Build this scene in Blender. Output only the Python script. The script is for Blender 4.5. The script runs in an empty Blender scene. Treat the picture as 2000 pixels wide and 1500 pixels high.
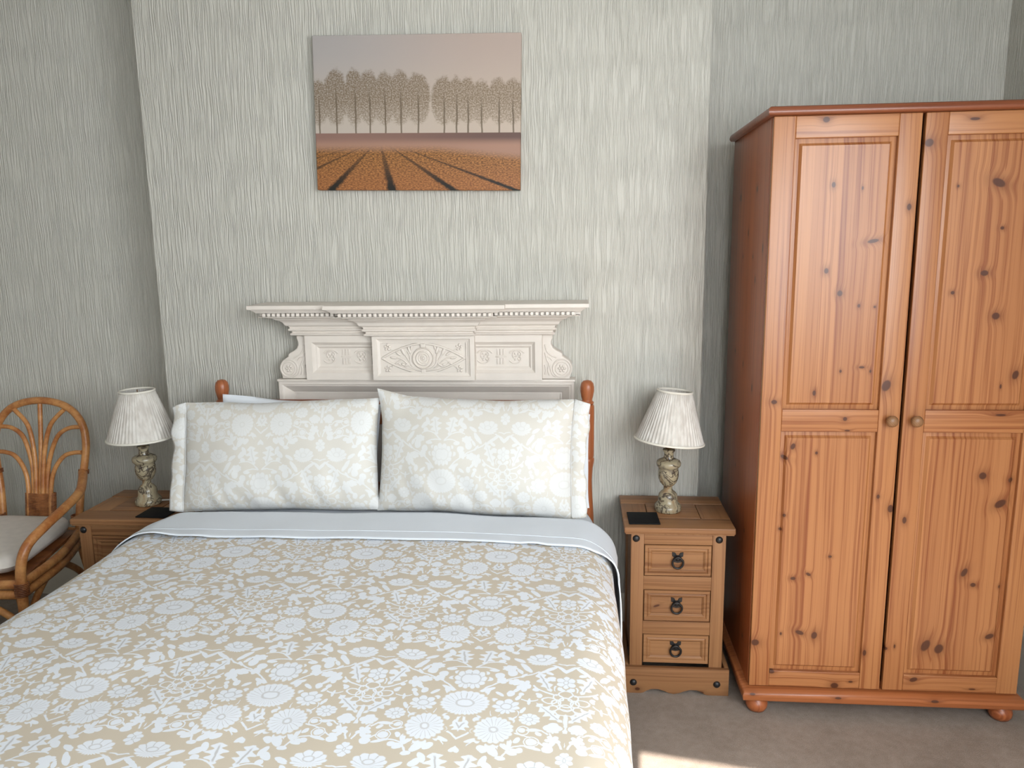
import bpy, bmesh, math, random
from math import sin, cos, pi, radians, sqrt, exp
from mathutils import Vector, Matrix, noise as mnoise
random.seed(7)
SC = bpy.context.scene
COL = SC.collection

# ------------------------------------------------------------------ camera, world, lights, exposure
F_PX, PITCH, YAW, ROLL = 1509.2, 0.1776, 0.0880, -0.0136
CAM = Vector((0.0832, -2.8864, 1.5554))
fw = Vector((-sin(YAW) * cos(PITCH), cos(YAW) * cos(PITCH), -sin(PITCH)))
rt = Vector((cos(YAW), sin(YAW), 0.0))
up = rt.cross(fw)
r2 = rt * cos(ROLL) + up * sin(ROLL)
u2 = -rt * sin(ROLL) + up * cos(ROLL)
cd = bpy.data.cameras.new('camera')
cd.sensor_fit = 'HORIZONTAL'
cd.sensor_width = 36.0
cd.lens = F_PX / 2000.0 * 36.0
cd.clip_start = 0.05
cam = bpy.data.objects.new('camera', cd)
COL.objects.link(cam)
M = Matrix((r2, u2, -fw)).transposed().to_4x4()
M.translation = CAM
cam.matrix_world = M
SC.camera = cam

SC.view_settings.view_transform = 'Standard'
SC.view_settings.look = 'None'
SC.view_settings.gamma = 1.0
SC.view_settings.use_curve_mapping = False
SC.view_settings.exposure = 0.0
SC.cycles.use_denoising = True
SC.cycles.max_bounces = 3
SC.cycles.diffuse_bounces = 2
SC.cycles.glossy_bounces = 2
SC.cycles.adaptive_threshold = 0.12
SC.cycles.caustics_reflective = False
SC.cycles.caustics_refractive = False

world = bpy.data.worlds.new('sky')
world.use_nodes = True
SC.world = world
bg = world.node_tree.nodes['Background']
bg.inputs[0].default_value = (0.72, 0.86, 1.0, 1.0)
bg.inputs[1].default_value = 1.5

WIN_SLOPE = -0.183                    # the window wall is canted a little
def rear_y(x): return -4.25 + WIN_SLOPE * (x - 0.8)
WX0, WX1, WZ0, WZ1 = -0.08, 1.52, 0.85, 2.60
def light(name, kind, loc, energy, color, size=None, direction=None):
    d = bpy.data.lights.new(name, kind)
    d.energy = energy
    d.color = color
    if size and kind == 'AREA':
        d.shape = 'RECTANGLE'
        d.size, d.size_y = size
    o = bpy.data.objects.new(name, d)
    COL.objects.link(o)
    o.location = loc
    if direction is not None:
        o.rotation_euler = Vector(direction).to_track_quat('-Z', 'Y').to_euler()
    return o
SUN_EL = radians(35.85)
SUN_AZ = radians(4.8)
sun = light('sun', 'SUN', (1, -7, 5), 18.0, (1.0, 0.94, 0.86),
            direction=(sin(SUN_AZ) * cos(SUN_EL), cos(SUN_AZ) * cos(SUN_EL), -sin(SUN_EL)))
sun.data.angle = radians(0.3)
wxm = (WX0 + WX1) / 2


light('window_daylight', 'AREA', (wxm, rear_y(wxm) + 0.10, (WZ0 + WZ1) / 2), 56.0, (0.87, 0.945, 1.0),
      size=(WX1 - WX0 - 0.1, WZ1 - WZ0 - 0.1), direction=(0.02, 1, -0.42))
W2Y0, W2Y1, W2Z0, W2Z1 = -3.75, -2.25, 0.90, 2.50
light('side_window_daylight', 'AREA', (1.655 - 0.06, (W2Y0 + W2Y1) / 2, (W2Z0 + W2Z1) / 2), 76.0, (0.88, 0.95, 1.0),
      size=(1.35, 1.45), direction=(-1, 0.25, -0.42))

# ------------------------------------------------------------------ mesh helpers
class MB:
    def __init__(s):
        s.v = []; s.f = []; s.uv = None
    def add(s, vs, fs):
        k = len(s.v)
        s.v += [tuple(p) for p in vs]
        s.f += [tuple(i + k for i in f) for f in fs]
        return s
    def box(s, x0, x1, y0, y1, z0, z1):
        vs = [(x, y, z) for x in (x0, x1) for y in (y0, y1) for z in (z0, z1)]
        return s.add(vs, [(0, 1, 3, 2), (4, 6, 7, 5), (0, 4, 5, 1), (2, 3, 7, 6), (0, 2, 6, 4), (1, 5, 7, 3)])
    def prism(s, poly, axis, a, b):
        def P(p, t):
            if axis == 'y': return (p[0], t, p[1])
            if axis == 'x': return (t, p[0], p[1])
            return (p[0], p[1], t)
        n = len(poly)
        vs = [P(p, a) for p in poly] + [P(p, b) for p in poly]
        fs = [tuple(range(n)), tuple(range(2 * n - 1, n - 1, -1))]
        fs += [(i, (i + 1) % n, n + (i + 1) % n, n + i) for i in range(n)]
        return s.add(vs, fs)
    def loft(s, rings, cap=True, closed=True):
        n = len(rings[0]); vs = [p for r in rings for p in r]; fs = []
        for j in range(len(rings) - 1):
            for i in range(n if closed else n - 1):
                a = j * n + i; b = j * n + (i + 1) % n
                fs.append((a, b, b + n, a + n))
        if cap:
            fs.append(tuple(range(n))[::-1]); fs.append(tuple((len(rings) - 1) * n + i for i in range(n)))
        return s.add(vs, fs)
    def tube(s, path, r, n=10, cap=True, closed=False, flat=None):
        P = [Vector(p) for p in path]; m = len(P)
        R = r if isinstance(r, (list, tuple)) else [r] * m
        rings = []; prev = None
        for i in range(m):
            if closed: t = P[(i + 1) % m] - P[i - 1]
            else: t = P[min(i + 1, m - 1)] - P[max(i - 1, 0)]
            t.normalize()
            if prev is None:
                a = Vector((0, 0, 1)) if abs(t.z) < 0.9 else Vector((1, 0, 0))
                nrm = (a - t * a.dot(t)).normalized()
            else:
                nrm = (prev - t * prev.dot(t)).normalized()
            prev = nrm; bn = t.cross(nrm)
            rings.append([P[i] + nrm * (R[i] * cos(2 * pi * k / n)) + bn * (R[i] * sin(2 * pi * k / n)) for k in range(n)])
        if closed: rings.append(rings[0])
        return s.loft(rings, cap=cap and not closed)
    def lathe(s, prof, c=(0, 0, 0), n=24, cap=True, fn=None):
        rings = [[(c[0] + r * cos(2 * pi * k / n) * (fn(k, j) if fn else 1), c[1] + r * sin(2 * pi * k / n) * (fn(k, j) if fn else 1), c[2] + z)
                  for k in range(n)] for j, (r, z) in enumerate(prof)]
        return s.loft(rings, cap=cap)
    def ball(s, c, r, n=12, m=8, rot=None):
        rx, ry, rz = r if isinstance(r, (tuple, list)) else (r, r, r)
        rings = []
        for j in range(m + 1):
            a = -pi / 2 + pi * (0.04 + 0.92 * j / m)
            ring = []
            for k in range(n):
                p = Vector((rx * cos(a) * cos(2 * pi * k / n), ry * cos(a) * sin(2 * pi * k / n), rz * sin(a)))
                if rot is not None: p = rot @ p
                ring.append(p + Vector(c))
            rings.append(ring)
        return s.loft(rings)
    def grid(s, fn, nu, nv, uvfn=None):
        vs = [fn(i / nu, j / nv) for j in range(nv + 1) for i in range(nu + 1)]
        w = nu + 1
        fs = [(j * w + i, j * w + i + 1, (j + 1) * w + i + 1, (j + 1) * w + i) for j in range(nv) for i in range(nu)]
        k = len(s.v); s.add(vs, fs)
        if uvfn:
            if s.uv is None: s.uv = {}
            for j in range(nv + 1):
                for i in range(nu + 1): s.uv[k + j * w + i] = uvfn(i / nu, j / nv)
        return s
    def mesh(s, name, bevel=0.0, seg=2, smooth=None, merge=0.0, normals=True):
        me = bpy.data.meshes.new(name)
        me.from_pydata(s.v, [], s.f)
        bm = bmesh.new(); bm.from_mesh(me)
        if s.uv:
            L = bm.loops.layers.uv.new('UVMap')
            for f in bm.faces:
                for l in f.loops: l[L].uv = s.uv.get(l.vert.index, (0, 0))
        if merge: bmesh.ops.remove_doubles(bm, verts=bm.verts, dist=merge)
        if normals: bmesh.ops.recalc_face_normals(bm, faces=bm.faces)
        if bevel:
            es = [e for e in bm.edges if len(e.link_faces) == 2 and e.calc_face_angle(0) > radians(28)]
            bmesh.ops.bevel(bm, geom=es, offset=bevel, segments=seg, profile=0.6, affect='EDGES', clamp_overlap=True)
        bm.to_mesh(me); bm.free()
        if smooth is not None or bevel:
            me.shade_smooth()
            me.set_sharp_from_angle(angle=radians(smooth if smooth else 40))
        return me
    def build(s, name, mat, parent=None, bevel=0.0, seg=2, smooth=None, merge=0.0, loc=None, normals=True):
        me = s.mesh(name, bevel, seg, smooth, merge, normals)
        me.materials.append(mat)
        return link(name, me, parent, loc)
def link(name, me, parent=None, loc=None):
    o = bpy.data.objects.new(name, me)
    COL.objects.link(o)
    if parent: o.parent = parent
    if loc is not None: o.location = loc
    return o
def thing(name, label, cat, loc=(0, 0, 0), rot=(0, 0, 0), group=None):
    o = bpy.data.objects.new(name, None)
    o.empty_display_size = 0.1
    COL.objects.link(o)
    o.location = loc; o.rotation_euler = rot
    return tag(o, label, cat, group)
def tag(o, label, cat, group=None):
    o['label'] = label; o['category'] = cat
    if group: o['group'] = group
    return o
def struct(o):
    o['kind'] = 'structure'
    return o
def copy_tree(o, parent=None):
    c = o.copy(); COL.objects.link(c); c.parent = parent
    for ch in list(o.children): copy_tree(ch, c)
    return c
def catmull(pts, per=8):
    P = [Vector(p) for p in pts]; out = []
    for i in range(len(P) - 1):
        p0 = P[max(i - 1, 0)]; p1 = P[i]; p2 = P[i + 1]; p3 = P[min(i + 2, len(P) - 1)]
        for k in range(per):
            t = k / per
            out.append(0.5 * ((2 * p1) + (p2 - p0) * t + (2 * p0 - 5 * p1 + 4 * p2 - p3) * t * t + (3 * p1 - p0 - 3 * p2 + p3) * t ** 3))
    out.append(P[-1])
    return out

# ------------------------------------------------------------------ node helpers
class S:
    """A float socket with arithmetic."""
    def __init__(s, nt, sock): s.nt = nt; s.s = sock
    def _m(s, op, *a, clamp=False):
        n = s.nt.nodes.new('ShaderNodeMath'); n.operation = op; n.use_clamp = clamp
        for i, x in enumerate((s,) + a):
            if isinstance(x, S): s.nt.links.new(x.s, n.inputs[i])
            else: n.inputs[i].default_value = float(x)
        return S(s.nt, n.outputs[0])
    def __add__(s, o): return s._m('ADD', o)
    __radd__ = __add__
    def __sub__(s, o): return s._m('SUBTRACT', o)
    def __rsub__(s, o): return s._m('MULTIPLY_ADD', -1.0, o)
    def __mul__(s, o): return s._m('MULTIPLY', o)
    __rmul__ = __mul__
    def __truediv__(s, o): return s._m('DIVIDE', o)
    def mn(s, o): return s._m('MINIMUM', o)
    def mx(s, o): return s._m('MAXIMUM', o)
    def abs(s): return s._m('ABSOLUTE')
    def sin(s): return s._m('SINE')
    def cos(s): return s._m('COSINE')
    def floor(s): return s._m('FLOOR')
    def fract(s): return s._m('FRACT')
    def pow(s, e): return s._m('POWER', e)
    def exp(s): return s._m('EXPONENT')
    def atan2(s, o): return s._m('ARCTAN2', o)
    def lt(s, o): return s._m('LESS_THAN', o)
    def gt(s, o): return s._m('GREATER_THAN', o)
    def clamp(s): return s._m('ADD', 0.0, clamp=True)
    def pingpong(s, o): return s._m('PINGPONG', o)
    def smooth(s, a, b, lo=0.0, hi=1.0):
        """hi where the value is past b, lo where before a (a may exceed b)."""
        if a > b: a, b, lo, hi = b, a, hi, lo
        n = s.nt.nodes.new('ShaderNodeMapRange'); n.interpolation_type = 'SMOOTHSTEP'
        s.nt.links.new(s.s, n.inputs[0])
        n.inputs[1].default_value = a; n.inputs[2].default_value = b
        n.inputs[3].default_value = lo; n.inputs[4].default_value = hi
        return S(s.nt, n.outputs[0])
class NT:
    def __init__(s, name):
        s.mat = bpy.data.materials.new(name); s.mat.use_nodes = True
        s.nt = s.mat.node_tree
        s.bsdf = s.nt.nodes['Principled BSDF']; s.out = s.nt.nodes['Material Output']
    def node(s, t): return s.nt.nodes.new(t)
    def coord(s, kind='Object'):
        return s.node('ShaderNodeTexCoord').outputs[kind]
    def sep(s, vec):
        n = s.node('ShaderNodeSeparateXYZ'); s.nt.links.new(vec, n.inputs[0])
        return [S(s.nt, n.outputs[i]) for i in range(3)]
    def comb(s, x, y, z=0.0):
        n = s.node('ShaderNodeCombineXYZ')
        for i, a in enumerate((x, y, z)):
            if isinstance(a, S): s.nt.links.new(a.s, n.inputs[i])
            else: n.inputs[i].default_value = a
        return n.outputs[0]
    def mapping(s, vec, loc=(0, 0, 0), rot=0.0, scale=(1, 1, 1), typ='TEXTURE'):
        n = s.node('ShaderNodeMapping'); n.vector_type = typ
        s.nt.links.new(vec, n.inputs['Vector'])
        n.inputs['Location'].default_value = loc
        n.inputs['Rotation'].default_value = (0, 0, rot)
        n.inputs['Scale'].default_value = scale
        return n.outputs[0]
    def length(s, vec):
        n = s.node('ShaderNodeVectorMath'); n.operation = 'LENGTH'
        s.nt.links.new(vec, n.inputs[0]); return S(s.nt, n.outputs['Value'])
    def noise(s, vec, scale=5.0, detail=2.0, rough=0.5, dist=0.0):
        n = s.node('ShaderNodeTexNoise')
        s.nt.links.new(vec, n.inputs['Vector'])
        n.inputs['Scale'].default_value = scale; n.inputs['Detail'].default_value = detail
        n.inputs['Roughness'].default_value = rough; n.inputs['Distortion'].default_value = dist
        return S(s.nt, n.outputs[0])
    def white(s, x):
        n = s.node('ShaderNodeTexWhiteNoise'); n.noise_dimensions = '1D'
        s.nt.links.new(x.s, n.inputs['W']); return S(s.nt, n.outputs['Value'])
    def mix(s, fac, a, b):
        n = s.node('ShaderNodeMix'); n.data_type = 'RGBA'
        if isinstance(fac, S): s.nt.links.new(fac.s, n.inputs[0])
        else: n.inputs[0].default_value = fac
        for i, c in ((6, a), (7, b)):
            if isinstance(c, tuple): n.inputs[i].default_value = (*c, 1.0)
            else: s.nt.links.new(c, n.inputs[i])
        return n.outputs[2]
    def bump(s, h, strength=0.3, dist=0.002):
        n = s.node('ShaderNodeBump')
        n.inputs['Strength'].default_value = strength; n.inputs['Distance'].default_value = dist
        s.nt.links.new(h.s, n.inputs['Height'])
        s.nt.links.new(n.outputs[0], s.bsdf.inputs['Normal']); return n
    def done(s, color, rough=0.5, spec=0.5, **kw):
        if isinstance(color, tuple): s.bsdf.inputs['Base Color'].default_value = (*color, 1.0)
        else: s.nt.links.new(color, s.bsdf.inputs['Base Color'])
        if isinstance(rough, S): s.nt.links.new(rough.s, s.bsdf.inputs['Roughness'])
        else: s.bsdf.inputs['Roughness'].default_value = rough
        s.bsdf.inputs['Specular IOR Level'].default_value = spec
        for k, v in kw.items(): s.bsdf.inputs[k.replace('_', ' ')].default_value = v
        return s.mat
def srgb(r, g, b):
    f = lambda c: (c / 12.92 if c <= 0.04045 else ((c + 0.055) / 1.055) ** 2.4)
    return (f(r / 255), f(g / 255), f(b / 255))
# ------------------------------------------------------------------ materials
def mat_wallpaper():
    m = NT('wallpaper'); co = m.coord(); x, y, z = m.sep(co)
    t = x + y
    wob = m.noise(m.comb(t * 16.0, z * 9.0), 1.0, 1.0)
    n1 = m.noise(m.comb((t + wob * 0.012) * 210.0, z * 5.5), 1.0, 1.0, 0.5)
    n2 = m.noise(m.comb((t + wob * 0.012) * 420.0, z * 16.0, 3.0), 1.0, 0.0)
    h = n1.smooth(0.38, 0.60) * 0.8 + n2 * 0.35
    m.bump(h, 0.85, 0.0032)
    col = m.mix(n1.smooth(0.3, 0.7) * 0.45, srgb(208, 203, 191), srgb(224, 219, 208))
    return m.done(col, 0.62, 0.35)
def mat_plain(name, rgb, rough=0.5, spec=0.5, noise_amt=0.0, scale=30.0, bump=0.0, bscale=200.0, bdist=0.001, **kw):
    m = NT(name); co = m.coord()
    if noise_amt:
        n = m.noise(co, scale, 3.0)
        d = tuple(c * (1 - noise_amt) for c in rgb); e = tuple(min(1, c * (1 + noise_amt)) for c in rgb)
        col = m.mix(n.smooth(0.3, 0.7), d, e)
    else: col = rgb
    if bump: m.bump(m.noise(co, bscale, 2.0), bump, bdist)
    return m.done(col, rough, spec, **kw)
def mat_carpet():
    m = NT('carpet'); co = m.coord()
    a = m.noise(co, 420.0, 2.0); b = m.noise(co, 3.5, 3.0, 0.6); c = m.noise(co, 40.0, 2.0)
    f = a * 0.5 + b * 0.35 + c * 0.2
    col = m.mix(f.smooth(0.35, 0.70), srgb(138, 124, 112), srgb(172, 157, 145))
    m.bump(a + c * 0.5, 0.5, 0.004)
    return m.done(col, 0.95, 0.1)
def mat_pine(name, light, dark, knots=(), axis='z', stave=0.045, ring=62.0, rough=0.34, planes=('x', 'z'), knotcol=(0.075, 0.022, 0.010), seed=0.0, contrast=1.0, spec=0.5, side=False, ymix=0.97):
    """Glued pine: grain along `axis`, knots at given places in the object's own x-z plane (x, z, rx, rz, angle)."""
    m = NT(name); co = m.coord(); x, y, z = m.sep(co)
    src = {'x': x, 'y': y, 'z': z}
    if axis == 'z': a, g = x + y * ymix, z
    elif axis == 'x': a, g = z + y * ymix, x
    else: a, g = x + z * 0.97, y
    plane = m.comb(y, z) if side else m.comb(x, z)
    st = ((a + seed) / stave).floor()
    rnd = m.white(st)
    warp = None; dark_m = None; halo = None
    for (kx, kz, rx, rz, an) in knots:
        d = m.length(m.mapping(plane, (kx, kz, 0), radians(an), (rx, rz, 1)))
        w = (d * d * -0.16).exp() * (rx * 0.9)
        k = d.smooth(1.10, 0.72)
        h = (d * d * -0.30).exp()
        warp = w if warp is None else warp + w
        dark_m = k if dark_m is None else dark_m.mx(k)
        halo = h if halo is None else halo.mx(h)
    n1 = m.noise(m.comb(a * 9.0, g * 0.9, rnd * 17.0 + seed), 1.0, 2.0, 0.55)
    aa = a + (n1 - 0.5) * 0.030
    if warp is not None: aa = aa + warp
    rings = m.noise(m.comb(aa * (ring * 1.7), g * 0.9, rnd * 31.0), 1.0, 3.0, 0.65)
    fine = m.noise(m.comb(a * 420.0, g * 9.0, rnd * 5.0), 1.0, 1.0)
    f = rings.smooth(0.42, 0.70) * (0.66 * contrast) + n1 * 0.30 + fine * 0.14 + rnd * 0.26 - 0.18
    col = m.mix(f.clamp(), light, dark)
    if halo is not None:
        mid = tuple(c * 0.55 for c in dark)
        col = m.mix(halo * 0.55, col, mid)
        col = m.mix(dark_m * 0.92, col, knotcol)
    m.bump(fine, 0.05, 0.001)
    return m.done(col, rough, spec)
def mat_marble():
    m = NT('veined_marble'); co = m.coord()
    n = m.noise(co, 13.0, 3.0, 0.6, 1.2); v = m.noise(co, 15.0, 3.0, 0.55, 1.6)
    vein = (v - 0.5).abs().smooth(0.040, 0.006)
    blot = n.smooth(0.50, 0.68)
    col = m.mix(blot * 0.85, srgb(168, 154, 126), srgb(92, 84, 78))
    col = m.mix(n.smooth(0.46, 0.30) * 0.7, col, srgb(146, 108, 72))
    col = m.mix(vein * 0.85, col, srgb(58, 46, 42))
    return m.done(col, 0.22, 0.5)
def mat_shade():
    m = NT('pleated_fabric'); co = m.coord(); x, y, z = m.sep(co)
    n = m.noise(m.comb(x * 60.0, y * 60.0, z * 14.0), 1.0, 3.0)
    col = m.mix(n.smooth(0.35, 0.7), srgb(206, 197, 187), srgb(226, 219, 210))
    m.bsdf.inputs['Subsurface Weight'].default_value = 0.0
    return m.done(col, 0.75, 0.2)
def mat_cane(name='rattan_cane', c0=srgb(214, 152, 92), c1=srgb(168, 100, 52)):
    m = NT(name); co = m.coord()
    n = m.noise(co, 14.0, 3.0, 0.6); n2 = m.noise(co, 120.0, 2.0)
    col = m.mix((n * 0.8 + n2 * 0.2).smooth(0.35, 0.68), c0, c1)
    return m.done(col, 0.36, 0.5)

# ---- the floral print, drawn with distance fields in cloth metres
def floral(m, uv, detail_lines=True):
    PX, PY = 0.398, 0.362
    warpn = m.node('ShaderNodeTexNoise'); m.nt.links.new(uv, warpn.inputs['Vector'])
    warpn.inputs['Scale'].default_value = 60.0; warpn.inputs['Detail'].default_value = 2.0
    cx, cy, cz = m.sep(warpn.outputs['Color'])
    ux, uy, _ = m.sep(uv)
    ux = ux + (cx - 0.5) * 0.006; uy = uy + (cy - 0.5) * 0.006
    u = (ux + 0.340).pingpong(PX / 2)
    v = ((uy + 1.477) / PY + 0.5).fract() * PY - PY / 2
    P = m.comb(u, v)
    acc = [None, None]                                       # solid cover, fine line
    def put(i, f): acc[i] = f if acc[i] is None else acc[i].mx(f)
    st = {'P': P, 'n': 0}
    def MP(x, y, rot, sx, sy):
        # every few motifs the point is rebuilt with the running cover as an idle third coordinate,
        # which keeps the node evaluation sequential (the third coordinate is scaled away)
        st['n'] += 1
        if st['n'] % 8 == 0: st['P'] = m.comb(u, v, acc[0])
        return m.mapping(st['P'], (x, y, 0), radians(rot), (sx, sy, 1.0e7))
    e = 0.05
    def B(x, y, rx, ry, rot=0.0):
        d = m.length(MP(x, y, rot, rx, ry))
        put(0, d.smooth(1 + 2 * e, 1 - e))
    def O(x, y, rx, ry, rot=0.0, w=0.0022):
        k = w / 2 / min(rx, ry) * 1.15
        d = (m.length(MP(x, y, rot, rx, ry)) - 1.0).abs()
        put(0, d.smooth(k * 1.5, k * 0.7))
    def F(x, y, rx, ry, n, amp, rot, y0, core, lines, halo):
        q = MP(x, y, rot, rx, ry)
        a, b, _ = m.sep(q)
        d = m.length(q)
        pet = ((b + y0).atan2(a) * (n / 2.0)).sin().abs()
        r = d - pet * amp
        if halo:                                             # the ground shows round the flower
            acc[0] = acc[0] * r.smooth(1 - amp + e + 0.04, 1 - amp + e + 0.16)
        put(0, r.smooth(1 - amp + e, 1 - amp - e))
        if lines:
            put(1, pet.smooth(0.30, 0.05) * d.smooth(core, core + 0.1) * d.smooth(0.90, 0.76))
            put(1, (d - core).abs().smooth(0.08, 0.02) * 0.8)
    def L(x, y, ln, w, rot, ser, nser, vein):
        q = MP(x, y, rot, ln, w * 0.62)
        t, d, _ = m.sep(q)
        d = d.abs()
        prof = (t - t * t) * 4.0 * ((t * nser).sin() * ser + (1 - ser * 0.5))
        put(0, (d - prof).smooth(0.10, -0.10))
        if vein: put(1, d.smooth(0.16, 0.05) * t.smooth(0.1, 0.2) * t.smooth(0.85, 0.7))
    def T(x, y, ln, c, rot, w):
        q = MP(x, y, rot, ln, 1.0)
        t, d, _ = m.sep(q)
        g = ((d - (t - t * t) * (4.0 * c)) if c else d).abs().smooth(w * 1.3, w * 0.6)
        put(0, g * (t - 0.5).abs().smooth(0.505, 0.495))
    T(0.002,-0.0489,0.0582,0,-90.1,0.0024779999999999997); T(0.0162,0.0156,0.0594,-0.006,30.8,0.002242); T(0.0697,0.0892,0.0555,-0.0,-26.9,0.002124); T(0.1192,0.0641,0.079,0.004,-42.8,0.002124); T(0.194,0.104,0.0526,-0.006,-171.0,0.002242)
    T(0.194,0.104,0.0196,0,135.2,0.002242); T(0.18,0.1169,0.0529,-0.01,170.6,0.002124); T(0.1008,-0.1115,0.041,0,-159.3,0.002006); T(0.0452,-0.1013,0.0184,0,-139.2,0.002006); T(0.05,-0.1357,0.0375,-0.0,-139.0,0.002124)
    T(0.0318,-0.1004,0.0247,0,-111.2,0.002124); T(0.0121,-0.1332,0.0212,0,-109.3,0.002124); T(0.1779,-0.1566,0.0582,-0.024,-175.9,0.002242); T(0.1006,-0.1585,0.048,-0.006,172.6,0.002006); T(0.1113,-0.1822,0.026,0,114.3,0.002124)
    T(0.1808,-0.0489,0.0415,-0.0,-127.4,0.0025960000000000002); T(0.1959,-0.0616,0.023,0,-98.2,0.0030679999999999995); T(0.2109,-0.1485,0.0444,-0.0,137.8,0.002242); T(0.1456,-0.0489,0.0238,0.017,-160.7,0.001888); T(0.1104,-0.0502,0.0235,-0.012,-147.5,0.001888)
    T(0.0912,-0.0629,0.0114,0,-48.2,0.001888); T(0.0194,0.1352,0.0542,-0.014,-131.5,0.002124); T(0.0885,-0.0065,0.0344,0.006,176.3,0.001888); T(0.0224,0.0306,0.0281,-0.008,119.8,0.001888); T(0.0191,0.1235,0.0352,-0.0,26.3,0.002124)
    T(0.0697,0.0892,0.0178,0,137.5,0.002124); T(-0.0212,0.0257,0.0243,0.004,103.8,0.002124); B(0.1319,0.1970,0.0197,0.0091,-122.6); B(0.1140,-0.1861,0.0093,0.0059,6.4); L(0.0056,-0.0743,0.079,0.02325,47.9,0.38,30,1)
    L(0.0303,0.0262,0.082,0.02325,68.4,0.35,26,1); B(0.0095,0.0405,0.0088,0.0079,0); B(0.0298,0.0752,0.0106,0.0082,0); B(0.0373,0.1097,0.0261,0.0052,141.9); B(0.0859,0.1131,0.0218,0.0065,55.2)
    B(0.1020,0.1426,0.0150,0.0059,30.9); B(0.0036,0.1097,0.0227,0.0052,-135.4); L(0.1786,0.1179,0.0718,0.02945,100.8,0.38,26,1); B(0.1535,0.0951,0.0106,0.0052,4.5); B(0.1611,0.0609,0.0085,0.0073,0)
    B(0.1588,0.0219,0.0175,0.0052,148.9); B(0.0886,0.0818,0.0103,0.0039,126.2); L(0.2058,-0.1184,0.0392,0.0248,118.5,0.35,22,1); B(0.167,-0.0793,0.0092,0.0085,0); B(0.1066,-0.0776,0.0109,0.0103,-8)
    B(0.0834,-0.0425,0.0109,0.0046,111.6); B(0.1698,-0.1415,0.0153,0.0052,155.5); B(0.1319,-0.1650,0.0197,0.0091,-122.6); B(0.1096,-0.1535,0.0120,0.0052,-126.3); B(0.1002,-0.1451,0.0129,0.0052,92.5)
    B(0.0880,-0.1622,0.0118,0.0039,-171.1); B(0.0582,-0.1542,0.0159,0.0039,-162.5); B(0.1896,-0.0953,0.0117,0.0052,-84.6); B(0.0309,-0.1559,0.0106,0.0091,-10); B(-0.0052,-0.1350,0.0147,0.0052,103.7)
    B(0.1109,0.0116,0.0074,0.0103,0); B(0.1332,0.0082,0.0111,0.0046,-138.6); B(0.1693,-0.1138,0.0079,0.0067,0); B(0.0612,0.0307,0.0059,0.0059,-156.8); B(0.0727,-0.0129,0.0102,0.0032,92.6)
    B(0.0982,0.0271,0.0141,0.0046,134.7); B(0.0237,-0.1401,0.0053,0.0055,0); B(0.1673,-0.1082,0.0110,0.0059,-34.8); B(0.0883,-0.1351,0.0086,0.0052,113.9); B(0.0492,-0.1135,0.0073,0.0046,45.6)
    B(0.1495,-0.1638,0.0119,0.0078,-131.3); B(0.1590,-0.1403,0.0087,0.0052,121.5); B(0.0958,-0.1693,0.0115,0.0059,17.0); B(0.0308,-0.1426,0.0097,0.0052,-157.6); B(0.0822,-0.1623,0.0079,0.0073,-15)
    B(0.1259,-0.1531,0.0071,0.0061,0); B(0.1352,0.1533,0.0139,0.0078,-131.7); B(0.1443,0.1664,0.0141,0.0065,-67.8); B(0.1399,0.1365,0.0079,0.0073,0); B(0.1140,0.1759,0.0093,0.0059,6.4)
    B(0.0351,0.0956,0.0089,0.0052,25.5); B(0.0898,0.0109,0.006,0.0061,0); B(0.0946,-0.0019,0.0097,0.0046,123.4); B(0.0534,0.0082,0.0053,0.0055,0); B(0.0537,0.0133,0.0079,0.0046,37.8)
    B(0.1987,-0.1670,0.0121,0.0059,47.3); B(0.1583,0.0117,0.0120,0.0052,-66.4); B(0.1411,-0.0124,0.0064,0.0061,0); B(0.0977,0.0973,0.0113,0.0046,-119.2); B(0.1682,0.083,0.0067,0.0061,15)
    B(0.1138,0.0892,0.0109,0.0134,0); B(0.1393,0.0759,0.0106,0.0109,-20); B(0.0812,-0.1048,0.0071,0.0067,0); B(0.0579,-0.1027,0.0146,0.0046,178.4); B(0.0611,-0.1374,0.0097,0.0091,0)
    B(0.1945,-0.0568,0.0092,0.0134,0); F(-0.0032,-0.1819,0.0198,0.0213,8,0.22,0,0,0.3,1,1); F(0.1201,0.1086,0.0178,0.0125,7,0.22,0,0,0.22,0,0); F(0.1322,0.0578,0.0132,0.0125,5,0.28,0,0,0.3,0,0); F(0.1034,0.0543,0.0178,0.0125,6,0.22,0,0,0.3,0,0)
    F(0.0862,0.0421,0.0156,0.0227,5,0.34,10,0,0.25,0,0); F(0.0686,-0.0706,0.0211,0.0187,10,0.14,0,0,0.3,1,1); F(0.0226,-0.0932,0.0184,0.0164,6,0.22,0,0.5,0.3,0,1); F(0.0221,-0.1286,0.0156,0.0142,5,0.4,20,0,0.25,0,0); F(0.0543,0.1492,0.0338,0.0238,15,0.16,-4,0.6,0.3,1,1)
    F(-0.0032,0.1801,0.0198,0.0213,8,0.22,0,0,0.3,1,1); F(-0.0018,0.065,0.0231,0.0238,6,0.22,0,0,0.3,1,1); F(0.1162,-0.0327,0.0272,0.025,9,0.24,-6,0.3,0.4,1,1); F(0.1336,-0.1071,0.0376,0.0403,19,0.1,0,0,0.2,1,1); F(0.196,-0.027,0.0459,0.0405,25,0.08,0,0.28,0.3,1,1)
    F(0.1917,0.0581,0.0272,0.0363,10,0.18,0,0.2,0.5,1,1); O(0.0785,-0.1057,0.0118,0.0122,0,0.0019); O(0.0617,-0.1375,0.0132,0.0132,10,0.0019); O(0.1919,0.0595,0.0121,0.0187,0,0.001); O(0.0014,-0.0064,0.0129,0.0157,0,0.0024)
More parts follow.
